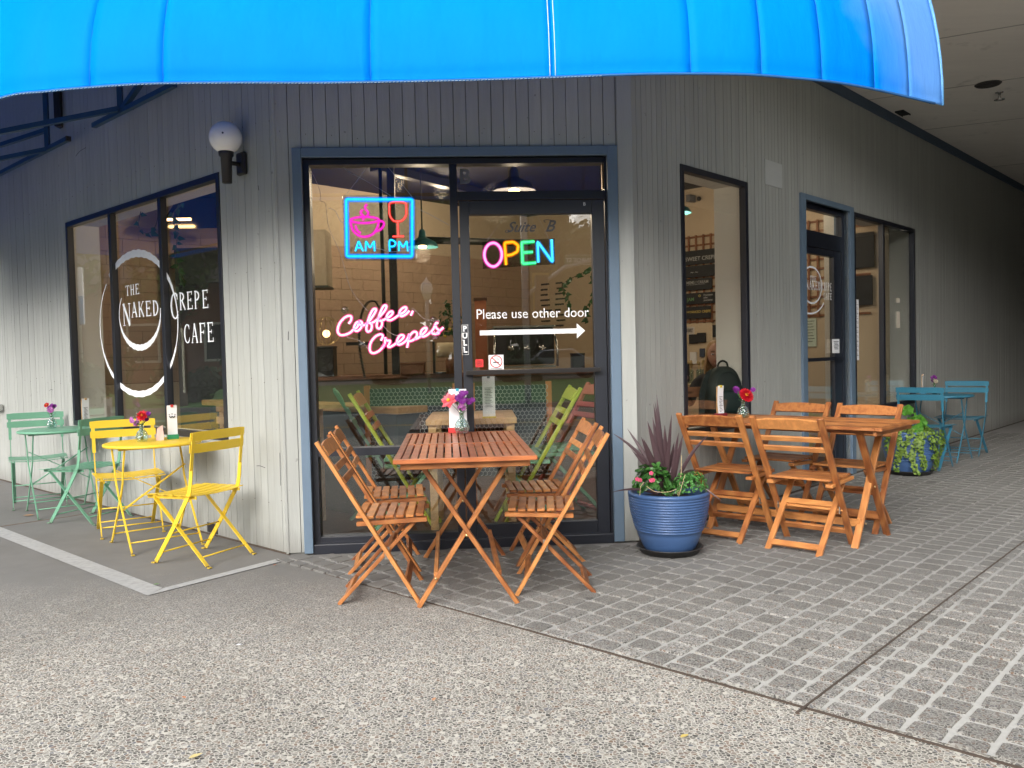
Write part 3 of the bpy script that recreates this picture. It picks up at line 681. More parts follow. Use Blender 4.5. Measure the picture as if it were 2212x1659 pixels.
menu_board(-.35, .45, 2.04, 2.175, 'black chalkboard with white swirls, second from the top of the lattice', [('~ ~', .10, 2.08, .07, CHK)])
menu_board(-.35, .38, 1.89, 2.025, 'black chalkboard reading MEMS and CREAM under an underline', [('MEMS | CREAM', .04, 1.965, .045, CHK), ('____________', .04, 1.958, .042, CHK)])
menu_board(-.35, .44, 1.725, 1.855, 'black chalkboard reading JAM in green with a yellow mark', [('JAM', .05, 1.765, .055, CHG), ('o', .20, 1.805, .06, CHY), ('Frangipane', .27, 1.815, .028, CHK), ('Jules', .27, 1.785, .028, CHK), ('powdered', .27, 1.755, .028, CHK)])
menu_board(-.30, .36, 1.555, 1.695, 'black chalkboard reading THE NAKED CREPE in pale orange, lowest of its column', [('THE', .03, 1.625, .028, CHY), ('NAKED CREPE', .09, 1.62, .042, CHY)])
menu_board(1.72, 2.22, 1.98, 2.34, 'large dark chalkboard seen through the left pane of the far window', [('CREPES', 1.80, 2.12, .07, CHK)])
menu_board(1.74, 2.2, 1.60, 1.90, 'dark chalkboard lower in the left pane of the far window', [])
menu_board(.95, 1.40, 2.02, 2.18, 'black chalkboard with a red fruit drawing, seen through the side door', [('o', 1.28, 2.06, .10, plain('red_chalk', (.5, .12, .06), .9))])
def wall_paper(nm, x0, x1, z0, z1, label, cat, mat=PAPER, lines=0):
    t = tag(obj(nm, MB().box(x0, x1, -.016, -.008, z0, z1), mat, None, MV), label, cat)
    if lines:
        m = MB(); n = lines
        for i in range(n): m.box(x0+.015, x1-.02-.01*((i*5) % 3), -.018, -.0165, z1-.03-i*(z1-z0-.05)/n, z1-.024-i*(z1-z0-.05)/n)
        obj('print', m, INK, t)
    return t
wall_paper('hours_poster', 1.46, 1.60, 1.19, 1.49, 'pale green printed poster on the wall seen through the side door', 'poster', plain('pale_green_paper', (.52, .60, .52), .8), 8)
pw = MV @ Vector((1.66, -.05, 0))
wall_paper('pinned_certificate', -.02, .12, 1.37, 1.46, 'small white certificate pinned under the menu boards', 'certificate', PAPER, 3)
wall_paper('pegboard', -.1, .36, .98, 1.50, 'cream pegboard hung with notebooks below the chalkboards', 'pegboard', plain('cream_pegboard', (.62, .50, .36), .8))
for x0, x1, z0, z1, lb, m_ in ((.06, .17, 1.26, 1.37, 'black notebook with a small framed picture on the pegboard', CHALK), (.17, .28, 1.27, 1.385, 'tilted black folder at the top right of the pegboard', CHALK), (.20, .26, 1.10, 1.20, 'slim navy notebook in the middle of the pegboard', plain('navy_cover', (.05, .07, .12), .6)), (.07, .15, 1.02, 1.16, 'white printed card at the foot of the pegboard', PAPER)):
    nb = tag(obj('notebook', MB().box(x0, x1, -.045, -.018, z0, z1), m_, None, MV, bevel=.003), lb, 'notebook')
wall_paper('small_chalkboard', .36, .50, 1.33, 1.47, 'small square chalkboard beside the pegboard', 'chalkboard', CHALK)
# reversed drinks list lettered on the far wall
ml = MB(); random.seed(11)
for i in range(10):
    z = 2.12-i*.072; x = -2.3
    for k in range(2):
        x = -2.3+k*.26+random.uniform(0, .05); e = x+random.uniform(.10, .17)
        while x < e:
            w_ = random.uniform(.008, .014); ml.box(x, x+w_, -.004, -.001, z+random.uniform(0, .006), z+.026); x += w_+.004
obj('drinks_list', ml, INK, vwall)

# ------------------------------------------------------------------ counter and kitchen things
MC = Matrix.Translation((0, 0, 0))
ct = thing('service_counter', 'long service counter of pale block panels with a dark top behind the front glass', 'counter', (0.55, 2.9, 0), R(8))
obj('counter_body', MB().box(-1.6, 1.9, 0, .6, 0, .98), plain('dark_counter_panel', (.12, .08, .05), .7, var=.12), ct)
obj('counter_top', MB().box(-1.64, 1.94, -.03, .63, .98, 1.02), WOOD_DARK, ct, bevel=.004)
cm = thing('coffee_machine', 'dark boxy coffee machine with chrome trim on the counter behind the front door', 'coffee machine', (1.62, 3.1, 1.02), R(8))
obj('body', MB().box(-.3, .3, 0, .4, .06, .42), plain('black_machine_shell', (.03, .028, .03), .35), cm, bevel=.02)
k = MB(); k.box(-.31, .31, -.01, .41, .42, .44); k.box(-.28, .28, -.12, 0, .03, .05); k.tube([(-.29, -.02, .4), (-.31, -.08, .2), (-.30, -.1, .04)], .012); k.tube([(.29, -.02, .4), (.31, -.08, .2), (.30, -.1, .04)], .012); obj('chrome_trim', k, CHROME, cm)
for x in (-.15, .0, .15):
    k = MB(); k.lathe([(0, 0), (.03, 0), (.03, .05), (.0, .05)], 12, (x, -.06, .2)); k.tube([(x, -.08, .22), (x, -.19, .21)], .012); obj('portafilter', k, CHROME, cm)
fa = thing('spring_tap', 'tall coiled spring tap arching above the counter, behind the pink neon', 'tap', (.06, 2.7, 1.0))
pth = smooth_path([(.06, 0, 0), (.02, 0, .3), (.04, 0, .55), (.10, 0, .68), (.17, 0, .70), (.21, 0, .64)], 8); k = MB(); k.tube(pth, .009); obj('hose', k, BLACK_IRON, fa)
hel = []
for i in range(len(pth)*9):
    t_ = i/9; a = pth[min(int(t_), len(pth)-1)]; b = pth[min(int(t_)+1, len(pth)-1)]; p = a.lerp(b, t_-int(t_)); hel.append((p.x+.016*math.cos(i*1.0), .016*math.sin(i*1.0), p.z))
k = MB(); k.tube(hel[:len(hel)*3//4], .003, 4); obj('spring', k, plain('dark_steel', (.16, .13, .11), .4, metal=.8), fa)
k = MB(); k.tube([(.21, 0, .66), (.22, 0, .30)], .007); k.box(-.1, .12, -.015, .015, .30, .33); obj('riser', k, BLACK_IRON, fa)
roll = thing('paper_roll', 'cream paper roll on a dark stand on the counter beside the front door frame', 'paper roll', (.86, 2.9, 1.02))
obj('roll', MB().tube([(-.08, 0, .22), (.08, 0, .22)], .07, 20), plain('cream_paper', (.68, .55, .36), .8), roll); obj('stand', MB().box(-.12, -.1, -.06, .06, 0, .3).box(-.12, .12, -.06, .06, 0, .012), BLACK_IRON, roll)
for i, (x, y, sx_, sz, lb, m_) in enumerate(((-.25, 2.75, .16, .26, 'dark grinder box at the left end of the counter', BLACK_IRON), (.55, 2.8, .22, .09, 'low brown crate on the counter behind the column', WOOD_DARK), (2.15, 3.15, .12, .14, 'small dark canister at the right end of the counter', BLACK_IRON))):
    t = thing('counter_box', lb, 'box', (x, y, 1.02 if i else 1.02)); obj('box_body', MB().box(-sx_/2, sx_/2, 0, .2, 0, sz), m_, t, bevel=.006); obj('lid', MB().box(-sx_/2-.004, sx_/2+.004, -.004, .204, sz, sz+.02), m_, t, bevel=.004)
hd = thing('wall_cabinet', 'brown upper cabinet hanging at the left end of the counter', 'cabinet', (-.33, 3.0, 1.88)); obj('carcass', MB().box(-.12, .08, 0, .3, 0, .53), plain('taupe_cabinet', (.30, .24, .17), .6), hd, bevel=.004); obj('under_rail', MB().box(-.13, .09, -.01, .3, -.02, 0), BLACK_IRON, hd)
gb = thing('wire_globe', 'round wire globe decoration hanging left of the pink neon', 'decoration', (-.02, 1.6, 1.40))
k = MB()
for j in range(7): a = math.pi*j/7; k.tube([(.11*math.cos(t*math.pi/12)*math.cos(a), .11*math.cos(t*math.pi/12)*math.sin(a), .11*math.sin(t*math.pi/12)) for t in range(24)], .0016, 4, closed=True)
obj('wire_cage', k, BRASS, gb); obj('bulb', MB().sphere((0, 0, -.02), .03), emis('small_warm_bulb', (1, .6, .25), 2.5), gb)
# extractor hood and dark kitchen seen through the left window
ho = thing('kitchen_hood', 'steel extractor hood with a warm lamp seen through the left window', 'extractor hood', (-1.42, 2.86, 0))
k = MB(); k.add([(-.25, -.25, 2.38), (.55, -.25, 2.38), (.55, .4, 2.38), (-.25, .4, 2.38), (-.12, -.1, 2.68), (.42, -.1, 2.68), (.42, .3, 2.68), (-.12, .3, 2.68)], [(0, 1, 5, 4), (1, 2, 6, 5), (2, 3, 7, 6), (3, 0, 4, 7), (4, 5, 6, 7), (0, 3, 2, 1)]); obj('canopy', k, CHROME, ho)
obj('lamp_tube', MB().tube([(-.18, -.27, 2.46), (.05, -.27, 2.46)], .012), emis('hood_lamp', (1, .62, .25), 5), ho)
obj('duct', MB().box(-.05, .35, .0, .25, 2.68, CH), BLACK_IRON, ho)
bf = thing('black_fridge', 'tall dark fridge standing under the hood behind the left window', 'fridge', (-1.40, 2.84, 0)); obj('cabinet', MB().box(-.22, .6, 0, .28, 0, 2.24), plain('charcoal_fridge', (.025, .027, .035), .4), bf, bevel=.01); obj('handle', MB().box(-.17, -.15, -.03, -.01, .9, 1.5), CHROME, bf)
# window counter and chairs' bar behind the left window
wb = thing('window_bar', 'pale wooden bar top running behind the left window', 'bar', (0, 0, 0)); wb.matrix_world = ML @ Matrix.Translation((0, 1.0, 0))
obj('bar_top', MB().box(-3.0, -.15, 0, .28, .78, .83), WOOD_TAN, wb, bevel=.006); obj('bar_front', MB().box(-2.9, -.2, .03, .25, .0, .78), plain('dark_teal_panel', (.02, .045, .055), .6), wb)
bench = thing('slat_bench', 'tan slatted bench back below the left window bar', 'bench'); bench.matrix_world = ML @ Matrix.Translation((0, .72, 0))
for z in (.56, .66, .76): obj('back_slat', MB().box(-2.2, -.7, 0, .02, z, z+.06), WOOD_TAN, bench, bevel=.003)
for x in (-2.15, -.75): obj('post', MB().box(x-.03, x+.03, .02, .05, 0, .82), WOOD_TAN, bench)
obj('seat', MB().box(-2.2, -.7, -.4, .02, .42, .45), WOOD_TAN, bench)

# ------------------------------------------------------------------ lamps
def warm(name, loc, e, size=.06, col=(1, .80, .58)):
    l = bpy.data.lights.new(name, 'POINT'); l.energy = e; l.color = col; l.shadow_soft_size = size
    o = bpy.data.objects.new(name, l); COL.objects.link(o); o.location = loc; return o
def pendant(x, y, z, r, label, mat, e=7, bulb=True):
    t = thing('pendant_lamp', label, 'lamp', (x, y, z)); 
    k = MB(); k.lathe([(r, 0), (r*.98, .012), (r*.8, r*.32), (r*.42, r*.52), (r*.24, r*.62), (r*.20, r*1.0), (r*.10, r*1.12)], 36); k.lathe([(r*.985, .0), (r*.78, r*.30), (r*.38, r*.50), (0, r*.55)], 36); obj('lamp_shade', k, mat, t)
    obj('cord', MB().tube([(0, 0, r*1.1), (0, 0, CH-z)], .006), BLACK_IRON, t)
    if bulb: obj('bulb', MB().sphere((0, 0, r*.03), r*.22, 8, (1.2, 1.2, .5)), emis('warm_bulb', (1, .66, .28), 9), t); warm('pendant_light', (x, y, z-.06), e)
    return t
TEALSH = plain('teal_lamp_enamel', (.03, .11, .12), .35); GREYSH = plain('grey_lamp_enamel', (.10, .10, .11), .35)
pendant(1.47, 1.2, 2.392, .162, 'grey domed pendant lamp lit behind the transom glass', GREYSH)
pendant(.76, 1.5, 2.03, .125, 'teal domed pendant lamp hanging to the right of the blue neon frame', TEALSH, 4)
pendant(3.1, 3.0, 2.5, .15, 'teal domed pendant lamp deeper inside near the lattice wall', TEALSH, 13)
pendant(-.55, 2.2, 2.5, .15, 'teal domed pendant lamp over the left end of the room', TEALSH, 12)
for x, y, lb in ((.37, 3.7, 'left of two round recessed downlights in the dark ceiling'), (.80, 4.13, 'right of two round recessed downlights in the dark ceiling')):
    t = thing('downlight', lb, 'downlight', (x, y, CH)); obj('lamp_lens', MB().lathe([(0, -.012), (.075, -.012), (.08, -.004)], 24), emis('downlight_glow', (1, .78, .42), 14), t); obj('rim', MB().lathe([(.08, -.002), (.08, -.016), (.10, -.012), (.10, 0)], 24), BLACK_IRON, t); warm('downlight_lamp', (x, y, CH-.12), 12, .08)
warm('interior_fill', (1.4, 3.4, 2.7), 7, .2); warm('interior_fill', (4.1, 3.0, 2.6), 9, .2)  # fill lights without fittings, added here and below to brighten the rooms
warm('interior_fill', (6.1, 5.2, 2.6), 9, .2, (1, .6, .3))
av = thing('ceiling_vent', 'square slatted air vent in the dark ceiling above the blue neon', 'vent', (.42, 1.72, CH-.002), R(40))
k = MB()
for a in ((-.30, .30, -.30, -.27), (-.30, .30, .27, .30), (-.30, -.27, -.27, .27), (.27, .30, -.27, .27)): k.box(*a, -.03, 0)
obj('frame', k, plain('brown_vent_frame', (.25, .17, .10), .6), av)
for i in range(9): obj('slat', MB().box(-.27, .27, -.26+i*.058, -.235+i*.058, -.025, -.01), plain('dark_vent_slat', (.06, .05, .05), .6), av)
# globe wall lamp outside, at the corner of the front wall
gl_ = thing('wall_lamp', 'white globe wall lamp with dark bracket at the corner above the left window', 'lamp', (0, 0, 0))
gl_.matrix_world = ML @ Matrix.Translation((-.355, 0, 0))
gx, gy = -.005, -.118
obj('back_plate', MB().box(-.045, .045, -.035, -.002, 2.335, 2.475), BLACK_IRON, gl_, bevel=.012)
obj('arm', MB().tube([(0, -.03, 2.40), (gx, gy, 2.40)], .014), BLACK_IRON, gl_)
obj('stem', MB().lathe([(0, 0), (.030, 0), (.034, .155), (.044, .165), (.047, .195), (.0, .195)], 24, (gx, gy, 2.275)), BLACK_IRON, gl_)
obj('globe', MB().sphere((gx, gy, 2.55), .098, 20), plain('white_globe_glass', (.86, .85, .84), .25, var=.02), gl_)
obj('chip', MB().sphere((gx+.077, gy-.060, 2.555), .006, 5), INK, gl_)

# ------------------------------------------------------------------ neon signs (traced tubes hung just behind the glass)
COFFEE = {"C":[[0.389,1.394],[0.404,1.415],[0.406,1.436],[0.391,1.442],[0.366,1.432],[0.34,1.406],[0.324,1.373],[0.322,1.344],[0.338,1.326],[0.365,1.327],[0.394,1.338],[0.415,1.356]],"o":[[0.415,1.356],[0.44,1.372],[0.45,1.398],[0.458,1.406],[0.437,1.4],[0.423,1.377],[0.423,1.356],[0.439,1.348],[0.461,1.364],[0.471,1.389],[0.466,1.405],[0.454,1.406],[0.454,1.389],[0.478,1.382],[0.503,1.396]],"f1":[[0.486,1.384],[0.511,1.404],[0.537,1.437],[0.557,1.47],[0.555,1.482],[0.54,1.478],[0.523,1.45],[0.507,1.409],[0.496,1.367],[0.501,1.344],[0.52,1.348],[0.529,1.371],[0.525,1.394],[0.511,1.395]],"f2":[[0.525,1.394],[0.553,1.408],[0.578,1.432],[0.608,1.465],[0.621,1.489],[0.619,1.501],[0.605,1.498],[0.588,1.469],[0.572,1.428],[0.56,1.387],[0.562,1.366],[0.578,1.361],[0.591,1.382],[0.59,1.407],[0.577,1.407]],"e1":[[0.59,1.407],[0.615,1.419],[0.644,1.435],[0.659,1.453],[0.654,1.464],[0.637,1.458],[0.622,1.435],[0.623,1.416],[0.644,1.41],[0.673,1.424]],"e2":[[0.673,1.424],[0.699,1.442],[0.728,1.458],[0.744,1.479],[0.737,1.488],[0.718,1.481],[0.703,1.463],[0.701,1.442],[0.715,1.433],[0.74,1.445],[0.761,1.466]],"c":[[0.783,1.465],[0.769,1.436]],"C2":[[0.582,1.286],[0.593,1.307],[0.592,1.321],[0.575,1.324],[0.55,1.312],[0.524,1.283],[0.513,1.25],[0.516,1.221],[0.534,1.21],[0.564,1.22],[0.589,1.242],[0.607,1.269]],"r":[[0.589,1.242],[0.606,1.267],[0.608,1.302],[0.617,1.286],[0.638,1.283],[0.631,1.262],[0.625,1.25],[0.635,1.245],[0.656,1.255],[0.677,1.269]],"e3":[[0.677,1.269],[0.702,1.283],[0.722,1.304],[0.718,1.316],[0.701,1.315],[0.686,1.296],[0.679,1.271],[0.691,1.259],[0.714,1.266],[0.74,1.287],[0.757,1.322]],"p1":[[0.758,1.324],[0.75,1.282],[0.741,1.239]],"p2":[[0.75,1.287],[0.766,1.32],[0.787,1.336],[0.803,1.329],[0.801,1.306],[0.781,1.286],[0.756,1.278]],"e4":[[0.786,1.289],[0.807,1.296],[0.828,1.31],[0.854,1.334],[0.864,1.353],[0.858,1.359],[0.842,1.353],[0.828,1.333],[0.828,1.312],[0.844,1.305],[0.87,1.317],[0.891,1.336]],"s1":[[0.883,1.327],[0.904,1.348],[0.919,1.379],[0.928,1.388],[0.937,1.383]],"s2":[[0.919,1.377],[0.923,1.358],[0.94,1.339],[0.934,1.321],[0.909,1.32],[0.895,1.327]],"s3":[[0.924,1.322],[0.95,1.343],[0.968,1.359]]}
AMPM = {"box":[[0.397,2.152],[0.798,2.146],[0.787,1.799],[0.391,1.806]],"bowl":[[0.419,2.02],[0.429,1.97],[0.455,1.939],[0.485,1.925],[0.523,1.926],[0.558,1.945],[0.582,1.983],[0.591,2.021]],"handle":[[0.591,2.018],[0.616,2.013],[0.621,1.994],[0.601,1.968],[0.568,1.954]],"inner":[[0.449,1.993],[0.456,1.966],[0.478,1.945]],"st1":[[0.521,2.122],[0.509,2.099],[0.528,2.068],[0.515,2.042]],"st2":[[0.494,2.088],[0.482,2.069],[0.5,2.046],[0.492,2.023]],"g1":[[0.667,2.128],[0.751,2.127],[0.76,2.092],[0.757,2.05],[0.733,2.02],[0.706,2.014],[0.679,2.02],[0.659,2.051],[0.657,2.093]],"g2":[[0.706,2.014],[0.706,1.924]],"g3":[[0.672,1.922],[0.742,1.923]],"A1":[[0.443,1.836],[0.465,1.899],[0.49,1.835]],"A2":[[0.451,1.857],[0.483,1.857]],"M1":[[0.505,1.835],[0.509,1.898],[0.533,1.853],[0.559,1.898],[0.56,1.834]],"P1":[[0.652,1.832],[0.653,1.896],[0.677,1.896],[0.689,1.88],[0.678,1.863],[0.653,1.861]],"M2":[[0.708,1.832],[0.71,1.895],[0.734,1.853],[0.758,1.895],[0.762,1.831]]}
OPENP = {"O":[[1.34,1.8],[1.336,1.775],[1.326,1.754],[1.311,1.738],[1.294,1.729],[1.275,1.73],[1.258,1.739],[1.244,1.755],[1.235,1.777],[1.232,1.802],[1.236,1.827],[1.246,1.848],[1.261,1.864],[1.279,1.872],[1.297,1.872],[1.314,1.863],[1.328,1.847],[1.337,1.825]],"P":[[1.365,1.737],[1.359,1.874],[1.415,1.878],[1.443,1.856],[1.438,1.818],[1.403,1.799],[1.363,1.794]],"E1":[[1.545,1.878],[1.465,1.875],[1.468,1.742],[1.552,1.747]],"E2":[[1.466,1.811],[1.534,1.814]],"N":[[1.566,1.749],[1.564,1.878],[1.655,1.749],[1.652,1.889]]}
def neon(parent, name, pts, core, halo, r=.0062, sm=True, closed=False, y=.1, hs_=2.3):
    P = [(p[0], y, p[1]) for p in pts]
    if sm: P = smooth_path(P, 6, closed)
    elif closed or True:
        Q = []
        N_ = len(P)
        for i, p in enumerate(P):     # small radii at the bends
            if (i in (0, N_-1)) and not closed: Q.append(Vector(p)); continue
            a, b, c = Vector(P[i-1]), Vector(p), Vector(P[(i+1) % N_]); d1 = (a-b); d2 = (c-b); l = min(.008, d1.length/2, d2.length/2)
            Q += [b+d1.normalized()*l, b+(d1.normalized()+d2.normalized())*l*.3, b+d2.normalized()*l]
        P = Q
    t = obj(name, MB().tube(P, r, 8, closed=closed), core, parent)
    obj('tube_glow', MB().tube([(q[0], q[1]+.006, q[2]) for q in P], r*hs_, 8, closed=closed), halo, t)  # emissive shell behind each tube paints its halo of light
    return t
def halo_mat(name, col, e, a=.55):
    s = NT(name); em = s.n('ShaderNodeEmission', Color=C4(col), Strength=e); tr = s.n('ShaderNodeBsdfTransparent'); lw = s.n('ShaderNodeLayerWeight', Blend=.35)
    f = s.math('MULTIPLY', s.math('POWER', s.math('SUBTRACT', 1.0, lw.outputs['Facing']), 1.6), a)
    m = s.n('ShaderNodeMixShader', Fac=f, i1=tr.outputs[0], i2=em.outputs[0]); s.link(m.outputs[0], s.out.inputs[0]); return s.m
PINKC = emis('neon_pink_core', (1, .62, .80), 2.2); PINKH = halo_mat('neon_pink_halo', (1, .05, .28), 1.1, .5)
CY = emis('neon_blue_core', (.02, .75, 1), 1.3); CYH = halo_mat('neon_blue_halo', (0, .22, 1), .9)
MAG = emis('neon_magenta_core', (1, .03, .65), 1.2); MAGH = halo_mat('neon_magenta_halo', (.8, .0, .35), .7)
REDN = emis('neon_red_core', (1, .10, .09), 1.2); REDH = halo_mat('neon_red_halo', (.9, .0, .0), .7)
OPC = [(emis('neon_rose_core', (1, .45, .85), 1.8), halo_mat('neon_rose_halo', (1, .02, .45), .9)), (emis('neon_orange_core', (1, .45, .02), 1.6), halo_mat('neon_orange_halo', (1, .22, .0), .8)), (emis('neon_green_core', (.10, 1, .42), 1.3), halo_mat('neon_green_halo', (0, .7, .15), .8)), (emis('neon_aqua_core', (.10, .85, 1), 1.4), halo_mat('neon_aqua_halo', (0, .3, 1), .9))]
cf = thing('neon_sign', 'pink script neon sign reading Coffee, Crepes on clear acrylic', 'neon sign'); cf.matrix_world = MF.copy()
for k_, v in COFFEE.items(): neon(cf, 'neon_tube', v, PINKC, PINKH, .0058, y=.1, hs_=2.4)
for x, z in ((.369, 1.478), (.468, 1.262), (.908, 1.406), (.915, 1.31)): obj('suction_cup', MB().lathe([(0, 0), (.02, 0), (.022, .004), (.008, .01), (.006, .02), (0, .02)], 16), ACRYLIC, cf, Matrix.Translation((x, .088, z)) @ Matrix.Rotation(R(-90), 4, 'X'))
WIREM = plain('clear_pinkish_cable', (.48, .40, .42), .4)
for v in ([[0.379,1.324],[0.381,1.309],[0.413,1.302],[0.45,1.289],[0.482,1.263],[0.502,1.234]], [[0.601,1.377],[0.633,1.339],[0.67,1.318],[0.695,1.317]], [[0.778,1.47],[0.781,1.482],[0.799,1.465],[0.823,1.439],[0.852,1.414],[0.885,1.403],[0.943,1.403],[0.938,1.387]], [[.183,2.345],[.236,2.224],[.245,2.163],[.24, 2.15], [.25, 2.14],[.274,2.117],[.289,1.98],[.352,1.826],[.40,1.633],[.45,1.54],[.51,1.467]]):
    obj('cable', MB().tube(smooth_path([(p[0], .092, p[1]) for p in v]), .0017, 5), WIREM, cf)
ap = thing('neon_sign', 'blue framed neon sign with magenta cup, red wine glass and AM PM', 'neon sign'); ap.matrix_world = MF.copy()
bp = MB(); bp.prism([(.372, 1.79), (.385, 1.778), (.805, 1.775), (.815, 1.785), (.822, 2.162), (.812, 2.175), (.384, 2.18), (.374, 2.17)], .104, .108); obj('acrylic_back', bp, ACRYLIC, ap)
neon(ap, 'neon_tube', AMPM['box'], CY, CYH, .0068, sm=False, closed=True, y=.098, hs_=2.6)
rim = [(.505+.085*math.cos(2*math.pi*i/18), 2.0255+.0185*math.sin(2*math.pi*i/18)) for i in range(18)]
neon(ap, 'neon_tube', rim, MAG, MAGH, .0048, closed=True, y=.098)
for k_ in ('bowl', 'handle', 'inner', 'st1', 'st2'): neon(ap, 'neon_tube', AMPM[k_], MAG, MAGH, .0048, y=.098)
neon(ap, 'neon_tube', AMPM['g1'], REDN, REDH, .0045, closed=True, y=.098)
for k_ in ('g2', 'g3'): neon(ap, 'neon_tube', AMPM[k_], REDN, REDH, .0045, sm=False, y=.098)
for k_ in ('A1', 'A2', 'M1', 'P1', 'M2'): neon(ap, 'neon_tube', AMPM[k_], CY, CYH, .0042, sm=(k_ == 'P1'), y=.098)
for v in ([(.528, 2.343), (.401, 2.181)], [(.658, 2.342), (.73, 2.25), (.798, 2.161)], [(.384, 2.345), (.43, 2.31), (.496, 2.275), (.58, 2.225), (.668, 2.17)], [(.804, 2.103), (.911, 2.048), (1.021, 1.985)], [(.55, 1.856), (.6, 1.845), (.66, 1.828), (.78, 1.84)], [(.29, 2.10), (.33, 2.08), (.36, 2.02), (.40, 2.0)]):
    obj('cable', MB().tube(smooth_path([(p[0], .094, p[1]) for p in v]), .0015, 5), plain('clear_bluish_cable', (.35, .40, .55), .4), ap)
opn = thing('neon_sign', 'multicoloured neon sign reading OPEN inside the front door', 'neon sign'); opn.matrix_world = MF.copy()
bp = MB(); bp.prism([(1.222, 1.716), (1.672, 1.737), (1.672, 1.897), (1.222, 1.882)], .104, .108); obj('back_board', bp, glass_mat('smoked_acrylic', (.62, .62, .64), .4), opn)
neon(opn, 'neon_tube', OPENP['O'], *OPC[0], .0066, closed=True, y=.096)
neon(opn, 'neon_tube', OPENP['P'], *OPC[1], .0066, y=.096, sm=False)
for k_ in ('E1', 'E2'): neon(opn, 'neon_tube', OPENP[k_], *OPC[2], .0066, sm=False, y=.096)
neon(opn, 'neon_tube', OPENP['N'], *OPC[3], .0066, sm=False, y=.096)
for a, b in (((1.25, 1.885), (1.36, 2.03)), ((1.64, 1.885), (1.57, 2.03))): obj('cable', MB().tube([(a[0], .1, a[1]), (b[0], .1, b[1])], .0012, 5), WIREM, opn)

# ------------------------------------------------------------------ wooden folding furniture
def wooden_chair(label, mat=WOOD):
    t = thing('folding_chair', label, 'chair')
    W2 = .20
    def bolt(par_x, y, z): obj('bolt', MB().tube([(par_x, y-.003, z), (par_x, y+.003, z)], .007, 10), BRASS, t)
    for s_ in (-1, 1):
        y = s_*W2
        barobj('leg', (.19, y, .0), (-.275, y, .79), .019, .036, mat, t, up=(0, 1, 0))
        barobj('leg', (-.20, s_*(W2-.048), .0), (.19, s_*(W2-.048), .405), .018, .034, mat, t, up=(0, 1, 0))
        barobj('seat_rail', (-.10, s_*(W2-.024), .390), (.235, s_*(W2-.024), .402), .020, .042, mat, t, up=(0, 1, 0))
        bolt(-.042, s_*(W2+.011), .393); bolt(.185, s_*(W2-.012), .396); bolt(.04, s_*(W2+.011), .255)
        obj('latch', MB().box(.028, .052, s_*(W2-.014)-.003, s_*(W2-.014)+.003, .215, .275), ZINC, t)
    for i in range(7):
        x = -.085+i*.0475; barobj('seat_slat', (x, -W2+.018, .419+(.004 if i in (0, 6) else 0)), (x, W2-.018, .419+(.004 if i in (0, 6) else 0)), .038, .014, mat, t)
    d = Vector((-.465, 0, .79)).normalized()
    def on(z): return .19-.465*z/.79
    rail = MB(); n = 9; vs = []   # top rail with a curved upper edge
    zz = .715
    for i in range(n):
        y = -W2+.012+(2*W2-.024)*i/(n-1); up_ = .012*(1-(2*i/(n-1)-1)**2)
        for (q, off) in ((zz, 0), (zz+.052+up_, 0), (zz, .016), (zz+.052+up_, .016)): vs.append((on(q)+off*.86, y, q+off*.5))
    fs = []
    for i in range(n-1):
        a = i*4; b = a+4
        fs += [(a, a+1, b+1, b), (a+2, b+2, b+3, a+3), (a+1, a+3, b+3, b+1), (a, b, b+2, a+2)]
    fs += [(0, 2, 3, 1), ((n-1)*4, (n-1)*4+1, (n-1)*4+3, (n-1)*4+2)]
    obj('back_slat', MB().add(vs, fs), mat, t, bevel=.002)
    for z in (.645, .585):
        barobj('back_slat', (on(z), -W2+.012, z+.016), (on(z), W2-.012, z+.016), .014, .033, mat, t, up=tuple(d))
    for z, y_ in ((.10, W2-.01),): barobj('cross_bar', (.19-.465*z/.79, -y_, z), (.19-.465*z/.79, y_, z), .018, .036, mat, t, up=tuple(d))
    e = Vector((.39, 0, .405)).normalized()
    for z in (.045, .26): barobj('cross_bar', (-.20+.39*z/.405, -(W2-.055), z), (-.20+.39*z/.405, W2-.055, z), .018, .036, mat, t, up=tuple(e))
    barobj('stay', (.045, -(W2+.0), .235), (.045, W2+.0, .235), .014, .014, mat, t)
    return t
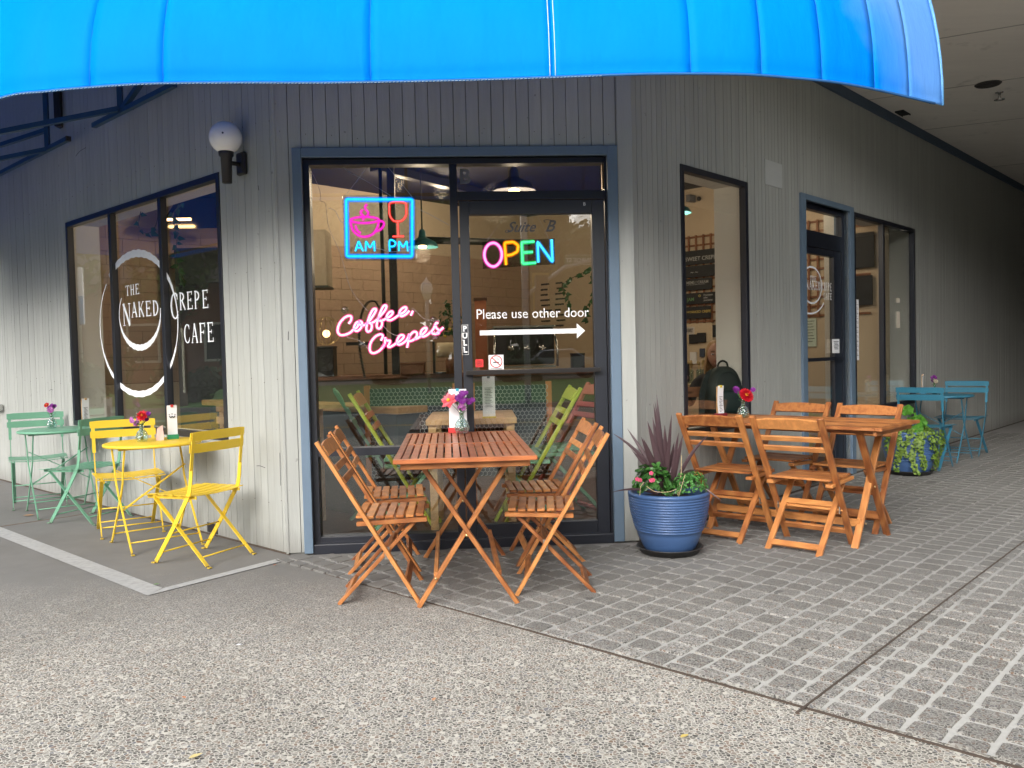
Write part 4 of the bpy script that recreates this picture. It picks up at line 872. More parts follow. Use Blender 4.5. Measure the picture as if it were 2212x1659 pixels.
def wooden_table(label, mat_top, mat_leg, loc, rz, L=1.31, Wd=.65, z=.722):
    t = thing('folding_table', label, 'table', loc, rz)
    hw, hl = Wd/2, L/2
    for s_ in (-1, 1):
        barobj('rim_board', (-hw, s_*(hl-.019), z-.010), (hw, s_*(hl-.019), z-.010), .038, .020, mat_top, t)
        barobj('apron', (-hw+.03, s_*(hl-.05), z-.036), (hw-.03, s_*(hl-.05), z-.036), .02, .03, mat_leg, t)
    for x in (-hw+.017, hw-.017): barobj('rim_board', (x, -hl+.039, z-.010), (x, hl-.039, z-.010), .032, .019, mat_top, t)
    barobj('centre_rail', (-hw+.034, 0, z-.009), (hw-.034, 0, z-.009), .03, .018, mat_top, t)
    n = 15; p = (Wd-.068)/n
    for r_ in (-1, 1):
        a, b = (.017, hl-.041) if r_ > 0 else (-hl+.041, -.017)
        for i in range(n):
            x = -hw+.034+(i+.5)*p; barobj('top_slat', (x, a, z-.009), (x, b, z-.009), round(p-.0075, 4), .017, mat_top, t)
    for x in (-hw+.12, hw-.12): barobj('apron', (x, -hl+.06, z-.034), (x, hl-.06, z-.034), .02, .028, mat_leg, t)
    for s_ in (-1, 1):
        y = s_*.475
        barobj('leg', (-.235, y+.012, 0), (.205, y+.012, z-.045), .021, .040, mat_leg, t, up=(0, 1, 0))
        barobj('leg', (.235, y-.012, 0), (-.205, y-.012, z-.045), .021, .040, mat_leg, t, up=(0, 1, 0))
        obj('bolt', MB().tube([(0, y-.026, .338), (0, y-.021, .338)], .008, 10), BRASS, t)
        for x in (-.15, .15): obj('bolt', MB().tube([(x, y-.026, .14), (x, y-.021, .14)], .006, 10), BRASS, t)
    for x in (-.15, .15): barobj('stretcher', (x, -.47, .14), (x, .47, .14), .02, .045, mat_leg, t)
    return t
TF = wooden_table('reddish slatted wooden folding table in front of the glass door', WOOD_RED, WOOD, (1.085, -.675, 0), R(2.2))
TR = wooden_table('honey coloured slatted wooden folding table set against the right wall', WOOD, WOOD, (3.175, .185, 0), R(45))
GRP = 'wooden folding chairs round the wooden tables'
ch0 = wooden_chair('wooden folding chair at the near left corner of the reddish table'); ch0['group'] = GRP
ch0.location = (.672, -.895, 0); ch0.rotation_euler = (0, 0, R(2))
def wc(lb, x, y, a, **k): return copy_thing(ch0, lb, (x, y, 0), R(a), GRP, **k)
wc('wooden folding chair at the far left of the reddish table, close to the glass', .625, -.33, 5)
wc('wooden folding chair at the near right corner of the reddish table', 1.535, -.845, 176)
wc('wooden folding chair at the far right of the reddish table, near the door hinge', 1.540, -.265, 183)
wc('wooden folding chair with its back to us, right behind the blue ribbed pot', 2.745, .155, 47)
wc('wooden folding chair with its back to us, between that behind the pot and the passage', 3.085, -.225, 46)
wc('wooden folding chair across the honey table, on its wall side and facing us', 3.30, .72, 222)
wc('wooden folding chair across the honey table, on its passage side and facing us', 3.61, .30, 224)
# ------------------------------------------------------------------ enamelled bistro furniture
def flat(p0, p1, w_, t_, mat, par, name, up): return barobj(name, p0, p1, w_, t_, mat, par, up=up, bevel=.001)
def bistro_chair(label, mat, cat='chair', group=None):
    t = thing('bistro_chair', label, 'chair', group=group); W2 = .195
    for s_ in (-1, 1):
        y = s_*W2
        fr = MB(); path = [(.195, y, .012), (.03, y, .243), (-.075, y, .405), (-.095, y, .455), (-.115, y, .60), (-.140, y, .775)]
        P = smooth_path(path[:2], 1)[:1]+[Vector(path[1])]+smooth_path(path[2:], 4)
        ws = []; n = len(P)
        for i in range(n-1):
            w_ = .026 if P[i].z < .44 else .024
            fr.bar(P[i], P[i+1]+(P[i+1]-P[i]).normalized()*.002, .006 if P[i].z < .52 else .022, w_ if P[i].z < .52 else .006, up=(1, 0, .3) if P[i].z < .52 else (1, 0, 0))
        fr.bar((.20, y, .006), (.225, y, .006), .02, .006)
        obj('back_frame', fr, mat, t)
        g = MB(); y2 = s_*(W2-.014); g.bar((.20, y2, .392), (-.195, y2, .012), .006, .024, up=(1, 0, 1)); g.bar((-.20, y2, .006), (-.22, y2, .006), .02, .006); obj('leg', g, mat, t)
        obj('seat_bar', MB().bar((-.12, y2-.008*s_, .400), (.265, y2-.008*s_, .392), .006, .018), mat, t)
        obj('rivet', MB().tube([(.03, y-.006, .243), (.03, y+.006, .243)], .006, 8), mat, t)
    for i in range(6):
        x = -.085+i*.066; pts = []
        m = MB(); n = 7
        for k in range(n-1):
            a, b = [-.215+.43*q/(n-1) for q in (k, k+1)]; za, zb = [.404+.012*(q/.215)**2+(.008 if i == 5 else 0)*-1 for q in (a, b)]
            m.box(0, math.hypot(b-a, zb-za)+.001, -.026, .026, -.0015, .0015, axm((x, a, za), (x, b, zb)))
        obj('seat_slat', m, mat, t)
    for z, x in ((.755, -.140), (.685, -.130)):
        m = MB(); n = 9; vs = []
        for k in range(n):
            y = -.215+.43*k/(n-1); bx = x-.010*(1-(y/.215)**2)+.004; r_ = .027 if 0 < k < n-1 else .023
            for dz in (-r_, r_):
                for dx in (.0, .006): vs.append((bx+dx-dz*.12, y, z+dz))
        fs = []
        for k in range(n-1):
            a = k*4; b = a+4; fs += [(a, b, b+1, a+1), (a+2, a+3, b+3, b+2), (a, a+2, b+2, b), (a+1, b+1, b+3, a+3)]
        fs += [(0, 1, 3, 2), ((n-1)*4, (n-1)*4+2, (n-1)*4+3, (n-1)*4+1)]
        bsl = obj('back_slat', m.add(vs, fs), mat, t, bevel=.0015)
        for y in (-.195, .195): obj('rivet', MB().sphere((x+.004, y, z), .006, 5), mat, bsl)
    for (x, z) in ((.155, .068), (-.145, .058), (.07, .185)): obj('cross_rod', MB().tube([(x, -W2+.01, z), (x, W2-.01, z)], .0045, 6), mat, t)
    return t
def bistro_table(label, mat, group=None):
    t = thing('bistro_table', label, 'table', group=group); z = .672
    m = MB(); m.lathe([(0, z), (.29, z), (.299, z-.003), (.30, z-.012), (.296, z-.020), (.289, z-.018), (.287, z-.006), (0, z-.006)], 56); obj('tabletop', m, mat, t)
    for s_ in (-1, 1):
        y = s_*.215
        for q in (-1, 1):
            yy = y+q*.006
            lg = MB(); P = [(-q*.245, yy, .012), (0, yy, .335), (q*.055, yy, .43), (q*.075, yy, .52), (q*.13, yy, .655)]
            for a, b in zip(P[:-1], P[1:]): lg.bar(a, b, .007, .020, up=(1, 0, 0.2))
            lg.bar((-q*.25, yy, .006), (-q*.275, yy, .006), .018, .006)
            obj('leg', lg, mat, t)
    for a, b in (((-.2, -.215, .07), (-.2, .215, .07)), ((.2, -.215, .07), (.2, .215, .07))): obj('cross_rod', MB().tube([a, b], .0045, 6), mat, t)
    obj('brace', MB().bar((-.05, -.215, .50), (.04, .215, .25), .02, .005), mat, t); obj('brace', MB().bar((-.05, .215, .50), (.04, -.215, .25), .02, .005), mat, t)
    obj('under_rail', MB().bar((-.10, -.24, z-.03), (-.10, .24, z-.03), .02, .01), mat, t); obj('under_rail', MB().bar((.10, -.24, z-.03), (.10, .24, z-.03), .02, .01), mat, t)
    return t
def face(dx, dy): return math.atan2(dy, dx)
GB = 'enamelled bistro chairs along the walls'; GT = 'enamelled bistro tables along the walls'
bc = bistro_chair('yellow folding bistro chair nearest the white line corner', YELLOW, group=GB); bc.location = (-.49, -.012, 0); bc.rotation_euler = (0, 0, face(-.889, .458))
bt = bistro_table('round yellow bistro table below the lettered window', YELLOW, group=GT); bt.location = (-.957, .455, 0); bt.rotation_euler = (0, 0, face(.61, -.79))
GMAT = {'yellow_enamel': GREEN}; BMAT = {'yellow_enamel': TEAL}
copy_thing(bc, 'yellow folding bistro chair behind the yellow table, facing us', (-1.325, .925, 0), face(.46, -.83), GB)
copy_thing(bc, 'green folding bistro chair right of the green table, seen from its side', (-1.80, 1.40, 0), face(-.93, .37), GB, mats=GMAT)
copy_thing(bc, 'green folding bistro chair at the far left, facing us', (-2.60, 2.20, 0), face(.46, -.83), GB, mats=GMAT)
copy_thing(bt, 'round sage green bistro table against the left wall', (-2.215, 1.80, 0), face(.61, -.79), GT, mats=GMAT)
def RP(t, o): return (BP.x+S2*t+S2*o, BP.y+S2*t-S2*o, 0)
copy_thing(bc, 'blue folding bistro chair just behind the trailing plant pot', RP(4.22, .40), face(1, 1), GB, mats=BMAT)
copy_thing(bc, 'blue folding bistro chair farthest down the passage, facing us', RP(5.5, .40), face(-1, -1), GB, mats=BMAT)
copy_thing(bt, 'round blue bistro table in the dim passage', RP(4.88, .36), R(45), GT, mats=BMAT)

# ------------------------------------------------------------------ vases and menu holders
def petal_flower(par, name, c, r, mat, n=10, cmat=None, tilt=(0, -.6, .5), w_=.35, layers=1, loc=True):
    m = MB(); T_ = Vector(tilt).normalized(); u = T_.orthogonal().normalized(); v = T_.cross(u); c = Vector(c)
    for L_ in range(layers):
        rr = r*(1-.24*L_)
        for k in range(n):
            a = 2*math.pi*(k+.5*L_)/n; d = u*math.cos(a)+v*math.sin(a); s_ = T_.cross(d); h = T_*(r*(.12+.22*L_))
            m.add([c, c+d*rr*.55+s_*rr*w_+h*.6, c+d*rr+h, c+d*rr*.55-s_*rr*w_+h*.6], [(0, 1, 2, 3)])
    f = obj(name, m, mat, par)
    if cmat: obj('flower_centre', MB().sphere(c+T_*r*.22, r*.2, 6), cmat, f)
    return f
PURPLE = leafm('purple_petals', (.16, .01, .20), (.30, .03, .34), .6); REDF = leafm('red_petals', (.45, .0, .01), (.75, .01, .03), .6); PINKF = leafm('coral_pink_petals', (.75, .07, .10), (.95, .25, .30), .6); WHITEF = leafm('cream_petals', (.65, .55, .42), (.85, .78, .62), .6); LILAC = leafm('lilac_petals', (.38, .08, .36), (.62, .25, .55), .6)
YCEN = plain('orange_flower_centre', (.85, .38, .03), .7)
def vase(x, y, z, label, flowers, r=.032, h=.125, seed=1):
    random.seed(seed); t = thing('flower_vase', label, 'vase', (x, y, z))
    m = MB(); r *= 1.22; m.lathe([(.0, .003), (r*.7, .002), (r, r*.55), (r*1.02, r*.95), (r*.8, r*1.6), (r*.36, r*2.1), (r*.32, h*.8), (r*.42, h*.95), (r*.36, h*.95), (r*.26, h*.8), (r*.3, r*2.1), (r*.7, r*1.6), (r*.9, r*.95), (r*.85, r*.5), (0, r*.2)], 24); obj('glass_bowl', m, VGLASS, t)
    for (nm, fx, fy, fz, fr, mt, n, ly) in flowers:
        p = Vector((fx, fy, fz)); obj('stem', MB().tube([(random.uniform(-.012, .012), random.uniform(-.01, .01), .015), (fx*.15, fy*.15, h*.9), (p.x, p.y, p.z-.004)], .0015, 5), LEAF, t)
        petal_flower(t, nm, p, fr*1.38, mt, n, YCEN if mt is PINKF or mt is REDF else None, tilt=(fx*2+random.uniform(-.3, .3), -.7, .45), layers=ly)
    lf = MB()
    for k in range(14):
        a = random.uniform(0, 6.28); c = Vector((math.cos(a)*random.uniform(.005, .03), math.sin(a)*random.uniform(.005, .02), h*random.uniform(.85, 1.35))); d = Vector((math.cos(a), math.sin(a), .5)).normalized(); s_ = d.cross(Vector((0, 0, 1))).normalized()
        lf.add([c, c+d*.014+s_*.005, c+d*.028, c+d*.014-s_*.005], [(0, 1, 2, 3)])
    obj('leaf', lf, LEAF, t, kind='stuff'); return t
def sprig(cx, cz, n, sp, r, mt, seed):
    random.seed(seed); return [('blossom', cx+random.uniform(-sp, sp), random.uniform(-.02, .02), cz+random.uniform(-sp*.8, sp*.8), r*random.uniform(.8, 1.2), mt, 9, 2) for _ in range(n)]
VW = .724
TOPF = VW
v1 = vase(1.068, -.135, .722, 'clear vase of coral lily and purple asters on the reddish table', [('lily', -.062, -.01, .175, .036, PINKF, 6, 2)]+sprig(.0, .195, 7, .028, .015, PURPLE, 5)+sprig(.045, .175, 3, .025, .014, PURPLE, 6)+sprig(.005, .145, 3, .012, .016, LILAC, 7)+sprig(-.02, .17, 2, .01, .012, WHITEF, 8), seed=2)
v1.scale = (1.12, 1.12, 1.12)
v2 = vase(-1.02, .44, .672, 'clear round vase with a red rose and small asters on the yellow table', [('rose', .012, -.01, .17, .030, REDF, 10, 4)]+sprig(-.035, .135, 7, .03, .011, LILAC, 9)+sprig(.02, .165, 6, .035, .012, PURPLE, 10), seed=3)
v3 = vase(-2.30, 1.86, .672, 'bluish round vase with red, purple and pink flowers on the green table', [('rose', -.035, 0, .19, .018, REDF, 9, 3)]+sprig(.015, .175, 6, .025, .016, PURPLE, 12)+[('daisy', .005, -.02, .15, .022, LILAC, 10, 2)], seed=4)
v4 = vase(2.93, .45, .722, 'round vase with a big red dahlia and purple asters on the honey table', [('dahlia', .015, -.02, .15, .040, REDF, 20, 4)]+sprig(-.03, .185, 6, .025, .013, PURPLE, 14)+sprig(.05, .18, 2, .012, .014, PURPLE, 15), seed=5)
v5 = vase(*RP(4.88, .30)[:2], .672, 'small vase of dark purple and cream flowers on the blue table', sprig(0, .16, 5, .03, .016, PURPLE, 17)+[('carnation', .0, -.02, .135, .02, WHITEF, 10, 3)], r=.022, h=.1, seed=6)
def menu_holder(x, y, z, rz, label, base, clip, hgt=.235, w_=.085, words=None, deco=True, backboard=False):
    t = thing('menu_holder', label, 'menu holder', (x, y, z), rz)
    obj('base_block', MB().box(-w_*.55, w_*.55, -.028, .028, 0, .030), base, t, bevel=.002)
    m = MB(); n = 8
    for k in range(n):
        z0, z1 = .028+(hgt-.028)*k/n, .028+(hgt-.028)*(k+1)/n; c0, c1 = .006*math.sin(k/n*3), .006*math.sin((k+1)/n*3)
        m.add([(-w_/2, c0-.004, z0), (w_/2, c0-.004, z0), (w_/2, c1-.004, z1), (-w_/2, c1-.004, z1), (-w_/2, c0-.0022, z0), (w_/2, c0-.0022, z0), (w_/2, c1-.0022, z1), (-w_/2, c1-.0022, z1)], [(0, 1, 2, 3), (7, 6, 5, 4), (0, 3, 7, 4), (1, 5, 6, 2), (3, 2, 6, 7)])
    cd = obj('menu_card', m, PAPER, t)
    if backboard: obj('back_board', MB().box(-w_/2, w_/2, .008, .013, .02, hgt-.005), WOOD_TAN, t)
    obj('clip', MB().box(-.009, .009, -.008, .010, hgt-.012, hgt+.004), clip, t, bevel=.001)
    if words: link('print', text_mesh(words, .018, BLUE_INK, align='CENTER'), None, cd, Matrix.Translation((0, -.0062, hgt-.05)))
    pr_ = MB()
    if deco:
        for dx in (-.018, 0, .018): pr_.sphere((dx, -.003, hgt-.062+(.004 if dx == 0 else 0)), .0035, 4, (1, .3, 1))
        pr_.tube([(x_, -.004, z_) for x_, z_ in smooth_path([(-.018, hgt-.070), (-.009, hgt-.082), (0, hgt-.074), (.009, hgt-.082), (.018, hgt-.070)])], .0028, 5)
    else:
        for k in range(13): pr_.box(-w_/2+.012+.003*(k % 3), w_/2-.014-.008*((k*5) % 3), -.0035, -.0015, hgt-.075-k*.010, hgt-.0725-k*.010)
    obj('print', pr_, INK, cd); return t
menu_holder(1.045, -.05, .722, R(-3), 'white menu card reading We Will in a red block on the reddish table', RED_PAINT, plain('turquoise_clip', (.03, .35, .45), .5), .26, .106, 'We Will')
menu_holder(-.88, .60, .672, R(28), 'menu card with a red clip in a green block on the yellow table', plain('green_block_paint', (.02, .24, .11), .5), RED_PAINT, .225, .062, None, True, True)
menu_holder(-2.09, 2.0, .672, R(60), 'curved menu card standing on the green table', GREEN, WOOD_TAN, .23, .062, None, False, True)
menu_holder(2.80, .52, .722, R(38), 'menu card with a yellow clip in a dark red block on the honey table', plain('dark_red_block', (.16, .01, .02), .5), plain('yellow_clip', (.7, .55, .03), .5), .215, .062, None, False, True)
menu_holder(*RP(4.98, .16)[:2], .672, R(60), 'small menu card on the blue table', TEAL, WOOD_TAN, .2, .05, None, False, True)
mi = menu_holder(1.235, .28, .76, R(0), 'white menu card in a yellow block on the indoor table behind the door', plain('yellow_block_paint', (.60, .45, .03), .5), plain('grey_clip', (.15, .16, .17), .5), .285, .080, None, False)
# sheets and napkins on the yellow table
nk = thing('folded_flyer', 'folded pink and white flyer leaning on the card of the yellow table', 'flyer', (-.93, .52, .672), R(25)); obj('sheet', MB().add([(-.03, 0, .0), (.02, -.01, .0), (.015, .0, .10), (-.02, .01, .08), (-.03, .002, .0), (.02, -.008, .0), (.015, .002, .10), (-.02, .012, .08)], [(0, 1, 2, 3), (7, 6, 5, 4)]), plain('pinkish_paper', (.70, .48, .44), .8), nk)

# ------------------------------------------------------------------ potted plants
def blade(mb, p0, p1, w_, sag=.0, n=7, side=None):
    p0, p1 = Vector(p0), Vector(p1); d = (p1-p0); s_ = side or d.cross(Vector((0, 1, 0))).normalized()
    vs = []; 
    for i in range(n+1):
        t_ = i/n; c = p0.lerp(p1, t_)+Vector((0, 0, sag*math.sin(t_*math.pi)*d.length)); h = w_*(math.sin(math.pi*min(1, .14+t_*.86)**.8)**.8 if t_ < 1 else 0)+.0004
        nrm = s_; fold = Vector((0, .3*h, 0)); vs += [c-nrm*h+fold, c-Vector((0, .15*h, 0)), c+nrm*h+fold]
    fs = []
    for i in range(n): a = i*3; fs += [(a, a+1, a+4, a+3), (a+1, a+2, a+5, a+4)]
    mb.add(vs, fs, True)
POTBLUE = None
def pot_glaze():
    s = NT('blue_glaze'); p = s.pos(); c = s.mix(s.noise(p, 6, 5), (.035, .075, .18), (.065, .135, .30)); c = s.mix(s.n('ShaderNodeMapRange', Value=s.noise(p, 60, 2), i1=.7, i2=.75, i3=0, i4=.25).outputs[0], c, (.16, .22, .35))
    s.bsdf(Base__Color=c, Roughness=.36, Normal=s.bump(s.noise(s.mapv(p, (1, 1, 8)), 22, 3), .12, .004)); return s.m
POTBLUE = pot_glaze(); SOIL = plain('dark_soil', (.035, .022, .015), .95, bump=.5)
def ribbed_pot(par, R0=.232, H=.345, Rb=.128):
    prof = [(0, 0), (Rb, 0), (Rb+.012, .01)]
    def rad(z): t_ = z/H; return Rb+.012+(R0-Rb-.012)*(1-(1-t_)**1.9)
    z = .02
    while z < .12: prof.append((rad(z), z)); z += .02
    k = 0
    while z < H-.03:
        for dz, dr in ((0, -.004), (.0035, .002), (.0080, .0036), (.0120, .0018), (.0145, -.004)): prof.append((rad(z+dz)+dr, z+dz))
        z += .0155
    prof += [(R0+.002, H-.022), (R0+.004, H-.008), (R0, H), (R0-.012, H+.002), (R0-.022, H-.004), (R0-.026, H-.05)]
    obj('pot', MB().lathe(prof, 64), POTBLUE, par); obj('soil', MB().lathe([(0, H-.05), (R0-.024, H-.052)], 32), SOIL, par)
def saucer(x, y, lb, r=.19):
    t = obj('saucer', MB().lathe([(0, .002), (r*.86, .0), (r*.97, .032), (r*1.02, .036), (r*1.02, .030), (r*.99, .026), (r*.9, .008), (0, .008)][:4]+[(r*1.0, .040), (r*.95, .038), (r*.85, .009), (0, .009)], 48), plain('black_plastic_saucer', (.025, .024, .024), .45, bump=.2), None, Matrix.Translation((x, y, .012)))
    return tag(t, lb, 'saucer')
PX, PY = 2.262, -.262
saucer(PX, PY, 'round black plastic saucer under the blue pot beside the door')
pp = thing('potted_plant', 'blue ribbed pot with purple cordyline, pink begonia and parsley beside the door', 'potted plant', (PX, PY, .024))
ribbed_pot(pp); random.seed(21)
tips = [[2.169, 0.887], [2.204, 0.89], [2.265, 0.823], [2.135, 0.788], [2.04, 0.736], [2.309, 0.719], [2.334, 0.705], [2.34, 0.64], [1.949, 0.713], [2.484, 0.698], [2.396, 0.51], [2.534, 0.326], [1.90, 0.40], [2.129, 0.678], [2.19, .80], [2.24, .76], [2.09, .70], [2.30, .66], [2.05, .62], [2.22, .93]]
for i, (x, z) in enumerate(tips):
    m = MB(); x -= PX; z -= .03; dy = random.uniform(-.10, .10)
    if i in (10, 11): blade(m, (.02, -.02, .36), (x, -.16, z), .009, .18)
    elif i == 12: blade(m, (-.08, -.08, .34), (x, -.16, z), .007, .08)
    elif i in (8, 9): blade(m, (-.01 if x < 0 else .02, 0, .34), (x, dy, z), .011, .10)
    else: blade(m, (random.uniform(-.02, .02)-.01, random.uniform(-.03, .03), .32), (x, dy, z), random.uniform(.012, .019), random.uniform(.0, .06))
    obj('cordyline_leaf', m, CORDY, pp)
def leaf_clump(par, name, mat, c, rad, n, size, kind='stuff', seed=1, sc=(1, 1, 1), lower=-.2):
    random.seed(seed); m = MB(); c = Vector(c)
    for _ in range(n):
        a = random.uniform(0, 6.283); el_ = random.uniform(lower, 1.35); rr = rad*random.uniform(.45, 1.05)**.6
        d = Vector((math.cos(a)*math.cos(el_), math.sin(a)*math.cos(el_), math.sin(el_))); p = c+Vector((d.x*sc[0], d.y*sc[1], d.z*sc[2]))*rr
        nrm = (d+Vector((random.uniform(-.6, .6), random.uniform(-.6, .6), random.uniform(-.3, .6)))).normalized(); u = nrm.orthogonal().normalized(); ang = random.uniform(0, 6.28)
        u = (Matrix.Rotation(ang, 3, nrm) @ u); v = nrm.cross(u); s_ = size*random.uniform(.6, 1.25)
        m.add([p-u*s_, p-u*s_*.45+v*s_*.55, p+u*s_*.5+v*s_*.5, p+u*s_, p+u*s_*.5-v*s_*.5, p-u*s_*.45-v*s_*.55, p-nrm*s_*.15], [(0, 1, 6), (1, 2, 6), (2, 3, 6), (3, 4, 6), (4, 5, 6), (5, 0, 6)])
    return obj(name, m, mat, par, kind=kind)
leaf_clump(pp, 'begonia_foliage', LEAF, (-.11, -.06, .38), .118, 170, .024, seed=4, sc=(1, .9, 1.15))
leaf_clump(pp, 'begonia_foliage', LEAF, (.0, -.10, .35), .07, 60, .014, seed=5, sc=(1.1, .8, .9))
leaf_clump(pp, 'parsley_foliage', LEAF_B, (.105, -.08, .375), .098, 620, .0095, seed=6, sc=(1.05, .9, .95))
HOTP = leafm('hot_pink_petals', (.55, .02, .10), (.85, .08, .22), .5)
for x, y, z in ((-.205, -.12, .455), (-.19, -.13, .45), (-.128, -.14, .49), (-.132, -.15, .45), (-.12, -.15, .452)): petal_flower(pp, 'begonia_flower', (x, y, z-.02), .014, HOTP, 5, None, (-.2, -1, .2), .5)
st = MB(); st.tube(smooth_path([(-.16, -.16, .40), (-.12, -.2, .375), (-.05, -.21, .372), (0, -.2, .385)]), .0022, 5); st.tube(smooth_path([(-.17, -.15, .42), (-.195, -.17, .40), (-.20, -.17, .35)]), .002, 5); st.tube(smooth_path([(.02, -.14, .34), (.05, -.1, .45), (.06, -.08, .56)]), .0022, 5); st.tube([(.01, -.19, .33), (.06, -.16, .46)], .002, 5); obj('dry_stem', st, plain('dry_straw_stem', (.42, .32, .18), .8), pp)
# second pot with trailing creeper
P2 = RP(3.74, .42)
saucer(P2[0], P2[1], 'dark saucer under the pot with the trailing creeper', .2)
p2 = thing('potted_plant', 'large blue ribbed pot overflowing with yellow green creeper in the passage', 'potted plant', (P2[0], P2[1], .024)); ribbed_pot(p2, .24, .38, .15)
leaf_clump(p2, 'creeper', VINE, (0, 0, .375), .215, 520, .014, seed=8, sc=(1, 1, .22), lower=-.5)
for k_, (a, ln_) in enumerate(((-2.45, .36), (-2.15, .22), (-1.85, .38), (-1.6, .34), (-1.3, .16), (-1.05, .25), (-.75, .36), (-.5, .34), (-2.75, .2))):
    random.seed(40+k_); m = MB()
    for q in range(int(ln_*330)):
        t_ = random.random(); z = .385-t_*ln_; rr = .255+.012*math.sin(t_*6)+random.uniform(-.01, .025)-max(0, t_*ln_-.15)*.22; aa = a+random.uniform(-.10, .10)+.12*math.sin(t_*5+k_)
        p = Vector((math.cos(aa)*rr, math.sin(aa)*rr, z)); n_ = Vector((math.cos(aa)+random.uniform(-.5, .5), math.sin(aa)+random.uniform(-.5, .5), random.uniform(0, .9))).normalized(); u = n_.orthogonal().normalized(); v = n_.cross(u); s_ = random.uniform(.008, .014)
        m.add([p+u*s_*math.cos(j*1.047)+v*s_*math.sin(j*1.047) for j in range(6)], [(0, 1, 2, 3, 4, 5)])
    obj('trailing_stem', m, VINE, p2, kind='stuff')
hl = thing('broadleaf_plant', 'bright green broad leaved plant standing behind the creeper pot', 'plant', (P2[0]+.02, P2[1]+.05, .36))
random.seed(31)
for k_ in range(14):
    a = random.uniform(0, 6.28); e_ = random.uniform(.1, 1.3); d = Vector((math.cos(a)*math.cos(e_), math.sin(a)*math.cos(e_), math.sin(e_))); c = d*random.uniform(.14, .27); m = MB(); u = d.orthogonal().normalized(); v = d.cross(u); s_ = random.uniform(.045, .07); nn = (d+Vector((-.5, -.6, .6))).normalized(); u = nn.orthogonal().normalized(); v = nn.cross(u)
    m.add([c+u*s_*math.cos(j*.628)*1.0+v*s_*math.sin(j*.628)*(.9 if j != 5 else .5)+nn*(-.012 if j % 2 else .004) for j in range(10)]+[c], [(j, (j+1) % 10, 10) for j in range(10)]); m.tube([(0, 0, 0), tuple(c)], .003, 5); obj('leaf', m, leafm('lime_broad_leaf', (.06, .22, .02), (.12, .34, .04)) if k_ == 0 else bpy.data.materials['lime_broad_leaf'], hl)
# indoor plants
def vine(nm, label, pts, n, size, seed, mat=DARKLEAF):
    t = thing(nm, label, 'plant', pts[0]); P = smooth_path([Vector(p)-Vector(pts[0]) for p in pts], 8); obj('stem', MB().tube(P, .0035, 5), plain('brown_stem', (.10, .08, .04), .8), t); random.seed(seed)
    for i in range(n):
        p = P[int((i+.5)/n*(len(P)-1))]; s_ = size*random.uniform(.7, 1.2); d = Vector((random.uniform(-1, 1), random.uniform(-.5, .5), random.uniform(-1, -.1))).normalized(); w_ = d.cross(Vector((random.uniform(-.3, .3), 1, 0))).normalized()
        m = MB(); m.add([p, p+d*s_*.35+w_*s_*.5, p+d*s_*.8+w_*s_*.3, p+d*s_*1.5, p+d*s_*.8-w_*s_*.3, p+d*s_*.35-w_*s_*.5, p+d*s_*.6+Vector((0, -s_*.12, 0))], [(0, 1, 6), (1, 2, 6), (2, 3, 6), (3, 4, 6), (4, 5, 6), (5, 0, 6)]); obj('leaf', m, mat, t)
    return t
vine('hanging_vine', 'leafy vine trailing down inside the left window, right pane', [(-1.17, 1.8, 2.46), (-1.25, 1.8, 2.36), (-1.22, 1.8, 2.2), (-1.24, 1.8, 2.05), (-1.22, 1.8, 1.93), (-1.17, 1.8, 1.82)], 24, .042, 3)
vine('hanging_vine', 'short looping vine inside the left window, middle pane', [(-1.36, 1.8, 2.47), (-1.38, 1.8, 2.3), (-1.45, 1.8, 2.22), (-1.52, 1.8, 2.28), (-1.5, 1.8, 2.40)], 8, .045, 4)
vine('hanging_vine', 'leafy vine hanging at the right behind the front door glass', [(2.40, 3.6, 2.06), (2.2, 3.6, 1.98), (2.05, 3.6, 1.88), (2.1, 3.6, 1.76), (2.13, 3.6, 1.62)], 24, .045, 5)
vine('hanging_vine', 'second vine hanging behind the front door glass, nearest the hinges', [(2.34, 3.5, 2.0), (2.38, 3.5, 1.85), (2.33, 3.5, 1.72), (2.26, 3.5, 1.6), (2.30, 3.5, 1.5)], 20, .045, 6)
bq = thing('olive_bouquet', 'dark leafy bouquet with yellow fruit left of the door mullion', 'plant', (.93, 2.5, 1.02)); obj('pot', MB().lathe([(0, 0), (.05, 0), (.06, .12), (.05, .14)], 20), WOOD_DARK, bq); leaf_clump(bq, 'foliage', DARKLEAF, (0, 0, .38), .15, 170, .022, seed=9, sc=(.9, .8, 1.9))
for k_ in range(4): obj('fruit', MB().sphere((-.05+.04*k_, -.1, .34+.06*(k_ % 3)), .016, 6), plain('yellow_fruit', (.5, .35, .05), .6), bq)
sc_ = thing('spiky_houseplant', 'dark spiky plant in a turquoise pot behind the left window, right pane', 'plant', (-.50, .92, .70)); obj('pot', MB().lathe([(0, -.04), (.05, -.04), (.06, .05), (.052, .05)], 24), plain('turquoise_pot', (.02, .25, .32), .4), sc_)
random.seed(8)
for k_ in range(34):
    a = random.uniform(0, 6.28); e_ = random.uniform(.1, 1.4); m = MB(); d = Vector((math.cos(a)*math.cos(e_), math.sin(a)*math.cos(e_), math.sin(e_))); blade(m, (0, 0, .05), tuple(d*.14+Vector((0, 0, .04))), .008, .05, 4); obj('leaf', m, DARKLEAF, sc_)
DGX = 4.83
dg = thing('dried_grass_vase', 'tall dried grass bundle in a round vase behind the far window', 'plant'); dg.matrix_world = MR @ Matrix.Translation((DGX, .33, 0))
obj('vase_body', MB().lathe([(0, .62), (.07, .62), (.12, .74), (.08, .86), (.06, .88)], 24), plain('wicker_brown', (.22, .15, .09), .8), dg)
random.seed(12); m = MB()
